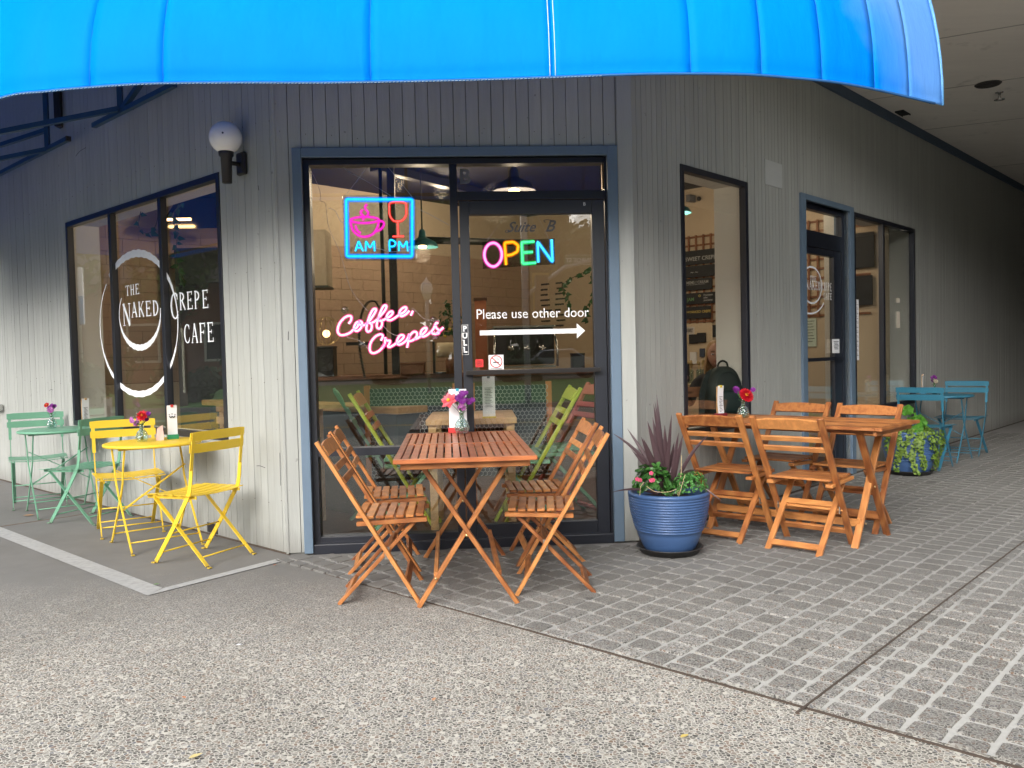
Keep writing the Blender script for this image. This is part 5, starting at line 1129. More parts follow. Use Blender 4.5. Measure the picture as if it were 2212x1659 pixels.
for k_ in range(60): blade(m, (0, 0, .85), (random.gauss(-.03, .05), random.gauss(0, .04), random.uniform(1.5, 2.3)), .009, .03, 5)
obj('dried_stalks', m, plain('dried_olive_stalk', (.10, .11, .035), .8), dg, kind='stuff')
ro = thing('dark_flowers', 'bunch of dark dried roses in the far window beside the grass bundle', 'flowers'); ro.matrix_world = MR @ Matrix.Translation((DGX+.32, .34, 0))
random.seed(14); obj('vase_body', MB().lathe([(0, .60), (.05, .60), (.06, .72), (.03, .80), (.035, .82)], 20), VGLASS, ro)
for k_ in range(9): p = (random.uniform(-.09, .09), random.uniform(-.05, .05), random.uniform(.95, 1.12)); petal_flower(ro, 'rose_head', p, .035, leafm('dark_rose_petals', (.06, .01, .02), (.14, .02, .04)) if k_ == 0 else bpy.data.materials['dark_rose_petals'], 9, None, layers=3); obj('stem', MB().tube([(0, 0, .8), p], .002, 4), DARKLEAF, ro)

# ------------------------------------------------------------------ indoor furniture behind the front glass
MINT = plain('mint_paint', (.18, .42, .27), .5); LIME = plain('lime_paint', (.42, .50, .06), .5); CORAL = plain('faded_red_paint', (.42, .09, .09), .5); ORNG = plain('orange_paint', (.45, .16, .05), .5)
GI = 'painted folding chairs indoors'
def two(c, a, b, c3):    # front chairs carry two paint colours
    kids = list(c.children); n = 0
    for k in kids:
        m_ = {'leg': a if n % 2 == 0 else b, 'seat_slat': b, 'back_slat': c3, 'seat_rail': b, 'cross_bar': a}.get(k.name.split('.')[0])
        if k.name.startswith('leg'): n += 1
        if m_: k.material_slots[0].link = 'OBJECT'; k.material_slots[0].material = m_
c_ = copy_thing(ch0, 'lime and mint painted wooden chair indoors, left of the indoor table', (.66, .60, .006), R(2), GI, scale=1.2); two(c_, LIME, MINT, ORNG)
c_ = copy_thing(ch0, 'lime painted wooden chair indoors with mint posts, right of the indoor table', (1.50, .60, .006), R(182), GI, scale=1.2); two(c_, LIME, MINT, LIME)
c_ = copy_thing(ch0, 'faded red painted wooden chair indoors beside the door hinges', (1.78, .95, .006), R(200), GI, scale=1.2); two(c_, CORAL, MINT, CORAL)
c_ = copy_thing(ch0, 'mint painted wooden chair indoors farther back on the left', (.42, 1.25, .006), R(10), GI, scale=1.2); two(c_, MINT, MINT, MINT)
it = thing('indoor_table', 'pale wooden indoor table seen through the front door glass', 'table', (1.12, .70, .006)); obj('tabletop', MB().box(-.29, .29, -.45, .32, .735, .775), WOOD_TAN, it, bevel=.006)
for x in (-.25, .25):
    for y in (-.4, .27): obj('leg', MB().box(x-.025, x+.025, y-.025, y+.025, 0, .735), WOOD_TAN, it)
def hexwire(x0, x1, z0, z1, s_=.018, r=.0017):
    m = MB(); dx = s_*math.sqrt(3); j = 0; z = z0
    while z < z1:
        x = x0+(dx/2 if j % 2 else 0)
        while x < x1:
            p = [(x+s_*math.sin(k*math.pi/3), z+s_*math.cos(k*math.pi/3)) for k in range(4)]
            for a, b in zip(p[:-1], p[1:]): m.bar((a[0], 0, a[1]), (b[0], 0, b[1]), r*2, r*2, up=(0, 1, 0))
            x += dx
        z += s_*1.5; j += 1
    return m
for (x0, x1, lb) in ((.38, .98, 'low hexagon wire screen over a dark teal board, left one behind the glass'), (1.14, 1.66, 'low hexagon wire screen over a dark teal board, right one behind the door')):
    s_ = thing('wire_screen', lb, 'screen', (0, 1.02, 0)); obj('board', MB().box(x0, x1, .02, .05, .3, .955), plain('dark_teal_board', (.012, .035, .045), .6), s_)
    obj('hexagon_wire', hexwire(x0, x1, .32, .95), plain('galvanised_wire', (.34, .38, .38), .5), s_, kind='stuff')
    for x in (x0-.02, x1+.02): obj('post', MB().box(x-.02, x+.02, .0, .06, 0, .98), ORNG, s_)
wr = thing('orange_post', 'orange painted post standing behind the front door at the left of its glass', 'post', (1.20, 3.7, 0)); obj('shaft', MB().box(-.06, .06, 0, .12, 0, 1.75), plain('orange_column_paint', (.55, .20, .10), .6), wr); obj('cap', MB().box(-.07, .07, -.01, .13, 1.75, 1.78), WOOD_DARK, wr)

# ------------------------------------------------------------------ behind the tall right window: table, bag, person
tw = thing('window_table', 'dark wooden indoor table under the backpack in the tall right window', 'table'); tw.matrix_world = MR @ Matrix.Translation((.95, .75, 0))
obj('tabletop', MB().box(-.5, .55, -.25, .45, .62, .655), WOOD_DARK, tw, bevel=.004)
for x in (-.45, .5):
    for y in (-.2, .4): obj('leg', MB().box(x-.025, x+.025, y-.025, y+.025, 0, .62), WOOD_DARK, tw)
bk = thing('backpack', 'dark green and black backpack standing inside the tall right window', 'backpack', (3.02, 1.22, .655), R(12))
BAG = plain('black_green_nylon', (.012, .022, .020), .55, var=.3, bump=.3); BAG2 = plain('dark_green_nylon', (.012, .032, .034), .5, var=.3)
def softbox(a, b, c, e=2.6, n=20, cz=0, cy=0, cx=0, taper=0):
    vs = []; fs = []
    for i in range(n+1):
        ph = -math.pi/2+math.pi*i/n
        for k in range(2*n):
            th = math.pi*k/n; f = lambda v: math.copysign(abs(v)**(2/e), v)
            z = f(math.sin(ph)); r_ = 1-taper*max(0, z)**2; vs.append((cx+a*f(math.cos(ph))*f(math.cos(th))*r_, cy+b*f(math.cos(ph))*f(math.sin(th))*r_, cz+c*z))
    for i in range(n):
        for k in range(2*n): fs.append((i*2*n+k, i*2*n+(k+1) % (2*n), (i+1)*2*n+(k+1) % (2*n), (i+1)*2*n+k))
    return MB().add(vs, fs, True)
obj('body', softbox(.155, .095, .20, 2.8, cz=.20, taper=.28), BAG, bk); obj('front_pocket', softbox(.115, .05, .09, 3, cz=.13, cy=-.085), BAG2, bk)
obj('handle', MB().tube(smooth_path([(-.045, 0, .37), (-.035, 0, .42), (.0, 0, .44), (.035, 0, .42), (.04, 0, .37)]), .008, 8), BAG, bk)
m = MB()
for a, b in zip(*[smooth_path([(-.05, .02, .37), (-.13, -.01, .33), (-.19, -.03, .20), (-.20, -.04, .06), (-.22, -.05, .0)], 4)[i:] for i in (0, 1)]): m.bar(a, b, .012, .045, up=(1, 0, 0))
obj('strap', m, BAG, bk)
obj('zip', MB().tube(smooth_path([(-.12, -.08, .16), (-.09, -.085, .30), (0, -.075, .36), (.09, -.085, .30), (.12, -.08, .16)]), .003, 5), BAG2, bk)
for i, (x, y, lb) in enumerate(((2.98, 2.35, 'left glass jar of gold cutlery behind the backpack'), (3.06, 2.4, 'middle glass jar of gold cutlery behind the backpack'), (3.15, 2.38, 'right glass jar of gold cutlery behind the backpack'))):
    t = thing('cutlery_jar', lb, 'jar', (x, y, .88)); obj('jar_glass', MB().lathe([(0, 0), (.035, 0), (.037, .12), (.03, .13), (.028, .13), (.033, .115), (.031, .008), (0, .008)], 20), VGLASS, t); random.seed(i)
    for k_ in range(5): a = random.uniform(0, 6.28); q = (.03*math.cos(a), .03*math.sin(a), .17+random.uniform(0, .03)); obj('spoon', MB().tube([(0, 0, .02), q], .0025, 5).sphere(q, .012, 5, (1, .5, 1.5)), BRASS, t)
sh = thing('side_shelf', 'wooden side shelf carrying the cutlery jars', 'shelf', (3.05, 2.4, 0)); obj('shelf_board', MB().box(-.3, .35, -.12, .2, .84, .88), WOOD_TAN, sh, bevel=.003)
for x in (-.27, .32): obj('leg', MB().box(x-.02, x+.02, -.1, .18, 0, .84), WOOD_TAN, sh)
cc_ = thing('indoor_chair', 'red brown wooden chair back just inside the tall right window', 'chair', (2.83, 1.62, .006)); 
for x in (-.04, .32): obj('post', MB().bar((x, .0, 0), (x+.02, -.03, .92), .03, .04, up=(0, 1, 0)), LATTICE, cc_)
obj('back_slat', MB().box(-.02, .33, -.035, -.015, .80, .88), LATTICE, cc_); obj('seat', MB().box(-.04, .34, .0, .38, .42, .45), LATTICE, cc_)
for x in (-.03, .32): obj('leg', MB().box(x-.018, x+.018, .33, .37, 0, .42), LATTICE, cc_)
# seated person looking at a phone
def skin_body(name, verts, edges, radii, mat, par, root=0, sub=2):
    me = bpy.data.meshes.new(name); me.from_pydata(verts, edges, []); me.update(); o = link(name, me, mat, par)
    sk = o.modifiers.new('skin', 'SKIN'); sk.use_smooth_shade = True
    lay = me.skin_vertices[0].data if me.skin_vertices else None
    if lay is None:
        bm = bmesh.new(); bm.from_mesh(me); bm.verts.layers.skin.verify(); bm.to_mesh(me); bm.free(); lay = me.skin_vertices[0].data
    for i, r_ in enumerate(radii):
        lay[i].radius = (r_, r_) if not isinstance(r_, tuple) else r_; lay[i].use_root = (i == root)
    ss = o.modifiers.new('sub', 'SUBSURF'); ss.levels = sub; ss.render_levels = sub
    return o
pe = thing('person', 'seated person with long fair hair in a dark top behind the tall window', 'person', (3.20, 2.05, 0), R(-12))
SKIN = plain('skin', (.52, .29, .21), .5, var=.05)
V_ = [(0, 0, .50), (0, 0, .66), (0, .0, .82), (0, -.01, .95), (0, -.015, 1.01), (-.09, 0, .93), (.09, 0, .93), (-.17, -.01, .90), (.17, -.01, .90), (-.23, -.10, .72), (.23, -.10, .70), (-.27, -.30, .86), (.12, -.30, .74), (-.28, -.34, .91), (.06, -.34, .75), (-.10, -.05, .48), (.10, -.05, .48), (-.12, -.42, .47), (.12, -.42, .47), (-.12, -.44, .07), (.12, -.44, .07), (-.12, -.55, .03), (.12, -.55, .03)]
E_ = [(0, 1), (1, 2), (2, 3), (3, 4), (3, 5), (3, 6), (5, 7), (6, 8), (7, 9), (8, 10), (9, 11), (10, 12), (11, 13), (12, 14), (0, 15), (0, 16), (15, 17), (16, 18), (17, 19), (18, 20), (19, 21), (20, 22)]
Rr = [.13, .11, .13, .07, .045, .06, .06, .05, .05, .042, .042, .028, .028, .02, .02, .09, .09, .06, .06, .042, .042, .032, .032]
skin_body('body', V_, E_, Rr, plain('dark_top', (.03, .03, .035), .8), pe)
hm = softbox(.072, .088, .108, 2.15, 16)
vs = []
for (x, y, z) in hm.v:          # face: chin, brow and cheeks
    if z < 0: x *= 1-.32*(z/-.108)**1.6; 
    if y < 0 and -.07 < z < .0: y *= .97
    if y < -.05 and abs(z-.012) < .018 and .012 < abs(x) < .048: y += .008
    vs.append((x, y-.02, z+1.135))
hm.v = vs; head = obj('head', hm, SKIN, pe)
n_ = MB(); n_.add([(0, -.108, 1.150), (-.013, -.104, 1.112), (.013, -.104, 1.112), (0, -.128, 1.115), (0, -.104, 1.106)], [(0, 1, 3), (0, 3, 2), (1, 4, 3), (4, 2, 3)], True); obj('nose', n_, SKIN, head)
for sx_ in (-1, 1):
    obj('eye', MB().sphere((sx_*.030, -.096, 1.144), .011, 6, (1.2, .7, .55)), PAPER, head); obj('pupil', MB().sphere((sx_*.030, -.104, 1.142), .005, 5), INK, head)
    obj('eyebrow', MB().bar((sx_*.045, -.094, 1.166), (sx_*.016, -.104, 1.168), .006, .005), plain('brown_brow', (.14, .08, .04), .8), head); obj('ear', MB().sphere((sx_*.073, -.01, 1.135), .022, 6, (.35, .8, 1.2)), SKIN, head)
obj('mouth', MB().sphere((0, -.098, 1.086), .02, 6, (1, .35, .28)), plain('lips', (.45, .12, .11), .5), head)
HAIR = plain('fair_hair', (.42, .25, .11), .5, var=.25, vs_=60); hr = MB(); random.seed(5)
hr2 = softbox(.080, .085, .100, 2.2, 12, cz=1.165, cy=.012); obj('hair_cap', hr2, HAIR, head)
for k_ in range(70):
    a = R(random.uniform(-20, 200)); x0, y0 = .078*math.cos(a), .02+.075*math.sin(a); hr.tube(smooth_path([(x0*.8, y0*.8-.02*(abs(math.cos(a)) > .8), 1.21), (x0, y0-.03*(abs(math.cos(a)) > .85), 1.13), (x0*1.25, y0*.9-.03, 1.0), (x0*1.2, y0-.05+random.uniform(-.02, .02), random.uniform(.84, .9))], 3), [.010]*3+[.008]*3+[.005]*3+[.002], 5)
obj('hair', hr, HAIR, head)
def hand(par, base, fingers, thumb, palm, r=.0085):
    for f in fingers+[thumb]: obj('finger', MB().tube(smooth_path(f, 3), [r*1.05]*2+[r]*(len(smooth_path(f, 3))-4)+[r*.85, r*.5], 8), SKIN, par)
    obj('palm', softbox(*palm[0], 3, 8, cx=palm[1][0], cy=palm[1][1], cz=palm[1][2]), SKIN, par)
hx, hy, hz = -.285, -.37, .955
hand(pe, None, [[(hx-.02, hy, hz-.04+i*.022), (hx-.045, hy-.02, hz-.04+i*.022), (hx-.040, hy-.045, hz-.038+i*.022), (hx-.012, hy-.055, hz-.036+i*.022)] for i in range(4)], [(hx+.01, hy+.0, hz-.03), (hx+.03, hy-.02, hz-.0), (hx+.022, hy-.04, hz+.035)], ((.03, .018, .045), (hx-.005, hy, hz-.01)))
hx2, hy2, hz2 = .05, -.36, .76
hand(pe, None, [[(hx2-.03+i*.02, hy2-.02, hz2), (hx2-.03+i*.02, hy2-.055, hz2+.006), (hx2-.03+i*.02, hy2-.08, hz2-.008), (hx2-.03+i*.02, hy2-.09, hz2-.025)] for i in range(4)], [(hx2-.03, hy2, hz2), (hx2-.055, hy2-.02, hz2+.005), (hx2-.062, hy2-.045, hz2+.002)], ((.04, .03, .015), (hx2, hy2, hz2)))
ph_ = thing('phone', 'dark phone held up by the seated person', 'phone', (2.86, 1.73, .985), R(20)); obj('phone_body', MB().box(-.036, .036, -.004, .004, -.06, .085), BLACK_IRON, ph_, bevel=.003); obj('screen', MB().box(-.032, .032, .0042, .0048, -.055, .08), plain('dark_screen', (.02, .02, .025), .1), ph_)
stl = thing('stool', 'round stool the seated person sits on behind the tall window', 'stool', (3.20, 2.08, 0)); obj('seat', MB().lathe([(0, .36), (.17, .36), (.175, .38), (.17, .40), (0, .40)], 28), WOOD_DARK, stl)
for k_ in range(4): a = k_*math.pi/2+.6; obj('leg', MB().tube([(.1*math.cos(a), .1*math.sin(a), .37), (.17*math.cos(a), .17*math.sin(a), 0)], .014), WOOD_DARK, stl)
cmn = thing('security_camera', 'small grey camera and dark knob on the tan wall above the lattice', 'camera'); cmn.matrix_world = MV @ Matrix.Translation((.14, -.02, 2.96)); obj('camera_body', MB().box(-.03, .03, -.12, 0, -.04, .04), GREYSH, cmn, bevel=.004); obj('bracket', MB().tube([(-.1, 0, .06), (0, -.03, .04)], .006), BLACK_IRON, cmn); obj('lens', MB().sphere((.09, -.03, -.01), .025, 8), BLACK_IRON, cmn)

# ------------------------------------------------------------------ blue awning
AWP = [(-1600, (-5.0, 2.5), (-3.8, 3.7)), (-1150, (-3.6, 1.1), (-2.4, 2.3)), (-600, (-2.5, .12), (-1.35, 1.28)), (-220, (-1.62, -.66), (-.78, .72)), (0, (-.966, -1.144), (-.40, .34)), (120, (-.703, -1.238), (-.25, .19)), (230, (-.488, -1.286), (-.12, .06)), (380, (-.212, -1.325), (-.02, -.04)), (600, (.169, -1.322), (.22, -.02)), (810, (.534, -1.308), (.55, -.01)), (1040, (.941, -1.314), (.94, .0)), (1270, (1.35, -1.332), (1.35, .02)), (1460, (1.686, -1.357), (1.68, .03)), (1640, (2.004, -1.372), (1.98, .02)), (1840, (2.368, -1.354), (2.33, -.14)), (1960, (2.604, -1.302), (2.55, -.14)), (2080, (2.858, -1.225), (2.78, -.14)), (2200, (3.153, -1.082), (3.04, -.14)), (2347, (3.58, -.835), (3.42, -.14))]
def awn_at(px):
    n = len(AWP)
    for i in range(n-1):
        if AWP[i][0] <= px <= AWP[i+1][0]:
            t_ = (px-AWP[i][0])/(AWP[i+1][0]-AWP[i][0]); g = lambda k: [Vector(AWP[min(max(i+j, 0), n-1)][k]) for j in (-1, 0, 1, 2)]
            out = []
            for k in (1, 2):
                p0, p1, p2, p3 = g(k)
                out.append(.5*((2*p1)+(p2-p0)*t_+(2*p0-5*p1+4*p2-p3)*t_*t_+(3*p1-p0-3*p2+p3)*t_**3) if 3 <= i < n-2 else p1.lerp(p2, t_))
            return out
    return [Vector(AWP[-1][1]), Vector(AWP[-1][2])]
SEAMS = [-1600, -1150, -800, -450, -180, 225, 410, 925, 1374, 1718, 1891, 2047, 2180, 2262, 2347]
AW = thing('awning', 'large bright blue curved fabric awning wrapping the corner over the door', 'awning')
def awn_pt(px, h, dent=0.0):
    e, b = awn_at(px); d = (b-e); ZB = 2.40; BH = 1.2+.4*min(1, max(0, (300-px)/900))
    t_ = min(1, max(0, h)); k_ = 1-math.sqrt(max(0, 1-t_*t_)); p = e+d*(k_)+d.normalized()*dent
    return Vector((p.x, p.y, ZB+BH*t_))
for i in range(len(SEAMS)-1):
    a, b = SEAMS[i], SEAMS[i+1]; n = max(8, int((b-a)/22)); hs_ = [0, .012, .035, .04, .08, .13, .18, .24, .3, .36, .42, .5, .58, .66, .74, .82, .9, .96, 1]
    m = MB(); vs = []; random.seed(i)
    for q in range(n+1):
        u_ = q/n; px = a+(b-a)*u_
        for j, h in enumerate(hs_):
            dent = .0006*(4*u_*(1-u_))*min(1, h*6)+.004*math.sin(px*.013+h*4)*min(1, h*4)+.0012*math.sin(px*.05+h*9)*min(1, h*5)
            if j in (2,): dent += .002
            vs.append(awn_pt(px, h, dent))
    k_ = len(hs_); m.add(vs, [(q*k_+j, (q+1)*k_+j, (q+1)*k_+j+1, q*k_+j+1) for q in range(n) for j in range(k_-1)], True)
    o = obj('fabric_panel', m, FABRIC, AW); sdf = o.modifiers.new('thickness', 'SOLIDIFY'); sdf.thickness = .0015; sdf.offset = -1
for s_ in SEAMS[1:-1]:
    for dx_ in ((-7, 7) if s_ == 1374 else (0,)):
        P = [awn_pt(s_+dx_, h, -.0008) for h in [0, .04, .08, .13, .2, .3, .4, .5, .6, .7, .8, .9, 1]]
        obj('seam', MB().tube(P, .0018 if s_ == 1374 else .0009, 5), THREAD if s_ == 1374 else plain('blue_seam', (.0, .19, .78), .8), AW)
ep = MB(); E_ = [awn_pt(-1600, h, 0) for h in [0, .1, .2, .3, .45, .6, .75, .9, 1]]; b_ = awn_at(-1600)[1]; ep.add([tuple(p) for p in E_]+[(b_.x, b_.y, 2.4)], [tuple(range(10))]); eo = obj('end_light_block', ep, FABRIC, AW); sd3 = eo.modifiers.new('thickness', 'SOLIDIFY'); sd3.thickness = .0015  # unseen end closure added to block light from the left wall
hem = MB(); hem.tube([awn_pt(px, 0, -.002) for px in range(-1600, 2348, 26)], .006, 6); obj('hem', hem, plain('navy_hem', (.012, .10, .28), .7), AW)
th = MB()
for px in range(-200, 1500, 9): th.tube([awn_pt(px, .0, -.0065)+Vector((0, 0, -.004)), awn_pt(px+6, .0, -.0065)+Vector((0, 0, -.002))], .0014, 4)
obj('hem_stitching', th, plain('hem_thread', (.35, .45, .55), .7), AW, kind='stuff')
obj('edge_piping', MB().tube([awn_pt(2347, h, 0) for h in [0, .1, .2, .3, .4, .5, .6, .7, .8, .9, 1]], .008, 8), plain('pale_blue_piping', (.10, .30, .60), .6), AW)
for px in (-800, -450, -180, 225, 925, 1374, 1891, 2330): obj('rib', MB().tube([awn_pt(px, h, .03) for h in [.01, .1, .2, .3, .4, .5, .6, .7, .8, .9, 1]], .012, 8), AWN_STEEL, AW)
obj('front_rail', MB().tube([awn_pt(px, .03, .03) for px in range(-1600, 2348, 40)], .013, 8), AWN_STEEL, AW)
def mlp(x, y, z): return ML @ Vector((x, y, z))
for a, b in (((-2.27, -.15, 3.0), (-.93, -.15, 3.0)), ((-6.0, -.15, 3.0), (-2.80, -.15, 3.0)), ((-1.78, -.15, 3.0), (-1.78, -.15, 3.6)), ((-3.25, -.15, 3.0), (-3.25, -.15, 3.6)), ((-3.25, -.15, 3.16), (-5.5, -.9, 2.95)), ((-1.78, -.16, 3.02), (-2.45, -.85, 2.84)), ((-2.45, -.85, 2.84), (-3.2, -1.7, 2.62)), ((-3.25, -.15, 3.0), (-4.0, -.8, 2.84)), ((-1.78, -.15, 3.0), (-1.0, -.15, 3.28))):
    obj('frame_tube', MB().bar(mlp(*a), mlp(*b), .034, .034), AWN_STEEL, AW)
obj('dark_bracket', MB().bar(mlp(-3.32, -.02, 3.22), mlp(-3.32, -.02, 3.6), .05, .09), BLACK_IRON, AW)  # black iron bracket on the left wall
obj('tube_plug', MB().bar(mlp(-2.81, -.15, 3.0), mlp(-2.775, -.15, 3.0), .036, .036), BLACK_IRON, AW)
for (M_, par_, x, z, dx, dz) in ((ML, wallL, -3.05, 2.93, .22, .03), (ML, wallL, -.33, .52, .10, -.005), (ML, wallL, -.20, 2.25, .006, -.03), (MF, wallF, .04, 1.3, .004, .05), (ML, wallL, -3.9, .95, .08, .01), (ML, wallL, -.06, .42, .003, .2)):
    obj('scuff_mark', MB().tube(smooth_path([(x, -.0015, z), (x+dx*.4, -.0015, z+dz*.6+.006), (x+dx, -.0015, z+dz)], 3), .0016, 4), INK, par_)
random.seed(55); nl_ = MB()
for k_ in range(30):
    for z in (.30, 1.05, 1.75, 2.62, 3.1):
        x = -.05-k_*.155
        if (-3.40 < x < -.62 and .6 < z < 2.45): continue
        nl_.sphere((x+random.uniform(-.01, .01), -.0008, z+random.uniform(-.03, .03)), .0028, 3)
obj('nail_head', nl_, plain('rusty_nail', (.12, .09, .07), .6), wallL, kind='stuff'); nl_ = MB()
for k_ in range(14):
    for z in (2.52, 2.95, 3.3): nl_.sphere((.03+k_*.152, -.0008, z+random.uniform(-.03, .03)), .0028, 3)
obj('nail_head', nl_, plain('rusty_nail', (.12, .09, .07), .6), wallF, kind='stuff')
wx = tag(obj('wall_fixture', MB().box(-5.42, -5.20, -.07, -.01, .735, .80), CHROME, None, ML, bevel=.008), 'small metal fixture on the left wall at the very edge, above the green chairs', 'wall fixture')

# ------------------------------------------------------------------ passage opposite side
pw_ = thing('passage_wall', 'unseen dark brown wall across the covered passage, set close to darken it', 'wall'); pw_.matrix_world = MR @ Matrix.Translation((0, -4.1, 0))  # out of view, brought in close to keep light off the passage
obj('wall', MB().box(2.2, 14, -.2, 0, 0, HT), plain('brown_stucco', (.10, .08, .065), .85), pw_)
for x in (4.2, 6.2, 8.2, 10.2): wn = obj('window', MB().box(x, x+1.1, .0, .03, .9, 2.4), BLACK_AL, pw_); obj('pane', MB().box(x+.05, x+1.05, .03, .036, .95, 2.35), glass_mat('dark_pane', (.1, .12, .15), 1) if x == 4.2 else bpy.data.materials['dark_pane'], wn)
pe_ = thing('passage_end_wall', 'dark wall closing the far end of the covered passage', 'wall'); pe_.matrix_world = MR @ Matrix.Translation((13.9, 0, 0)); obj('wall', MB().box(0, .2, -4.1, 0, 0, HT), plain('dark_end_stucco', (.08, .07, .06), .85), pe_)

# ------------------------------------------------------------------ the street behind the camera (seen in the glass)
ASPH = plain('asphalt', (.13, .13, .13), .9, var=.25, vs_=3); GRASS = plain('lawn_grass', (.06, .19, .025), .95, var=.35, vs_=1.2)
YL = plain('yellow_road_paint', (.55, .36, .04), .8); WL = plain('white_road_paint', (.62, .62, .60), .8)
struct('road', MB().box(-90, 90, -15, -7.4, -.4, -.13).box(-17, -6.7, -7.4, 90, -.4, -.13), ASPH)
mk = MB()
for y in (-10.85, -11.05): mk.add([(-90, y-.05, -.125), (90, y-.05, -.125), (90, y+.05, -.125), (-90, y+.05, -.125)], [(0, 1, 2, 3)])
for x in (-11.7, -11.9): mk.add([(x-.05, -6, -.125), (x+.05, -6, -.125), (x+.05, 90, -.125), (x-.05, 90, -.125)], [(0, 1, 2, 3)])
struct('yellow_road_line', mk, YL); mk = MB()
for y in (-14.4, -8.0): mk.add([(-90, y-.06, -.125), (90, y-.06, -.125), (90, y+.06, -.125), (-90, y+.06, -.125)], [(0, 1, 2, 3)])
for x in (-15.6, -8.2): mk.add([(x-.06, -6, -.125), (x+.06, -6, -.125), (x+.06, 90, -.125), (x-.06, 90, -.125)], [(0, 1, 2, 3)])
struct('white_road_line', mk, WL)
kb = MB(); kb.box(-90, 90, -15.2, -15, -.4, 0).box(-17.2, -17, -15, 90, -.4, 0).box(-6.7, 16, -7.4, -7.2, -.5, .003).box(-6.7, -6.5, -7.2, 18, -.5, .003); struct('kerb', kb, plain('kerb_concrete', (.32, .31, .29), .9))
struct('lawn', MB().box(-17.2, 90, -33, -15.2, -.4, .01).box(-90, -17.2, -60, 90, -.4, .01), GRASS); struct('far_road', MB().box(-17, 90, -41, -33, -.4, -.05), plain('pale_far_road', (.22, .22, .22), .9))
random.seed(77)
def tree_mesh(r, n, size, flat=1.0):
    m = MB(); clumps = [(Vector((random.gauss(0, .42), random.gauss(0, .42), random.gauss(0, .36)*flat)), random.uniform(.28, .5)) for _ in range(16)]
    for _ in range(n):
        c, cr = random.choice(clumps); d = Vector((random.gauss(0, 1), random.gauss(0, 1), random.gauss(0, 1))).normalized(); p = (c+d*cr*random.uniform(.6, 1))*r; u = d.orthogonal().normalized(); u = Matrix.Rotation(random.uniform(0, 6.28), 3, d) @ u; v = d.cross(u)+Vector((0, 0, random.uniform(-.4, .4))); s_ = size*random.uniform(.6, 1.4)
        m.add([p-u*s_, p+v*s_*.6, p+u*s_, p-v*s_*.6], [(0, 1, 2, 3)])
    return m
crown = tree_mesh(3.4, 5200, .16).mesh('crown'); crown.materials.append(TREE)
bush = tree_mesh(1.0, 1500, .08, .7).mesh('foliage'); bush.materials.append(BUSH)
BARK = plain('grey_brown_bark', (.09, .07, .05), .95, var=.3)
tr_ = MB(); tr_.tube(smooth_path([(0, 0, -.3), (.05, 0, 2), (-.05, .1, 4), (.1, 0, 6.5)], 4), [.3, .28, .26, .25, .24, .23, .22, .2, .19, .17, .15, .12, .08], 10)
for k_ in range(7): a = k_*.9; tr_.tube([(0, 0, 2.8+.4*k_), (math.cos(a)*1.2, math.sin(a)*1.2, 3.9+.4*k_), (math.cos(a)*2.2, math.sin(a)*2.2, 5.2+.35*k_)], [.1, .07, .03], 6)
trk = tr_.mesh('trunk'); trk.materials.append(BARK)
def tree(x, y, s_, rz, label, cz=6.3, sq=(1, 1, 1)):
    t = thing('tree', label, 'tree', (x, y, 0), rz, 'trees across the streets', s_); link('trunk', trk, None, t); link('crown', crown, None, t, Matrix.Translation((0, 0, cz)) @ Matrix.Diagonal((*sq, 1)))
for i, (x, y, s_, lb) in enumerate(((-9, -30, 1.15, 'broad tree across the road, left of the lawn'), (-2, -44, 1.3, 'tall tree beyond the lawn, behind the parked cars on the left'), (5.5, -47, 1.25, 'tall tree beyond the far road, in the middle'), (18, -44, 1.0, 'tree beyond the far road with sky showing beside it'), (21, -30, 1.2, 'large tree at the right end of the lawn'), (30, -36, 1.4, 'largest tree at the far right beyond the lawn'), (-21, 12, 1.0, 'tree across the side street, opposite the lettered window'), (-27, 3, 1.35, 'big tree across the side street, nearest the junction'), (-24, 22, 1.2, 'tree across the side street beside the brick house'), (-17.9, 7, .75, 'young tree leaning over the kerb of the side street'), (-20, -22, 1.3, 'tree on the lawn corner by the junction'), (7, -24, .7, 'small tree standing alone in the lawn'))):
    tree(x, y, s_, i*1.3, lb)
random.seed(91); wd = MB()
for _ in range(30000):
    x = random.uniform(-75, 75); H_ = 15.5+2.5*math.sin(x*.21)+1.5*math.sin(x*.53)
    if 4 < x < 30: H_ -= 11*max(0, 1-abs(x-16)/11)
    z = random.uniform(0, 1)**.8*H_; y = -58-random.uniform(0, 1)*3-1.2*math.sin(x*.9+z*.7)-1.0*math.sin(x*.33-z*.5)
    d = Vector((random.gauss(0, 1), random.gauss(0, 1), random.gauss(0, 1))).normalized(); u = d.orthogonal().normalized(); v = d.cross(u); s_ = random.uniform(.6, 1.1)
    wd.add([(x-u.x*s_, y-u.y*s_, z-u.z*s_), (x+v.x*s_*.7, y+v.y*s_*.7, z+v.z*s_*.7), (x+u.x*s_, y+u.y*s_, z+u.z*s_), (x-v.x*s_*.7, y-v.y*s_*.7, z-v.z*s_*.7)], [(0, 1, 2, 3)])
wdo = obj('woodland', wd, TREE, None, kind='stuff'); tag(wdo, 'belt of leafy woodland closing the view beyond the lawn', 'woodland')
wd2 = MB()
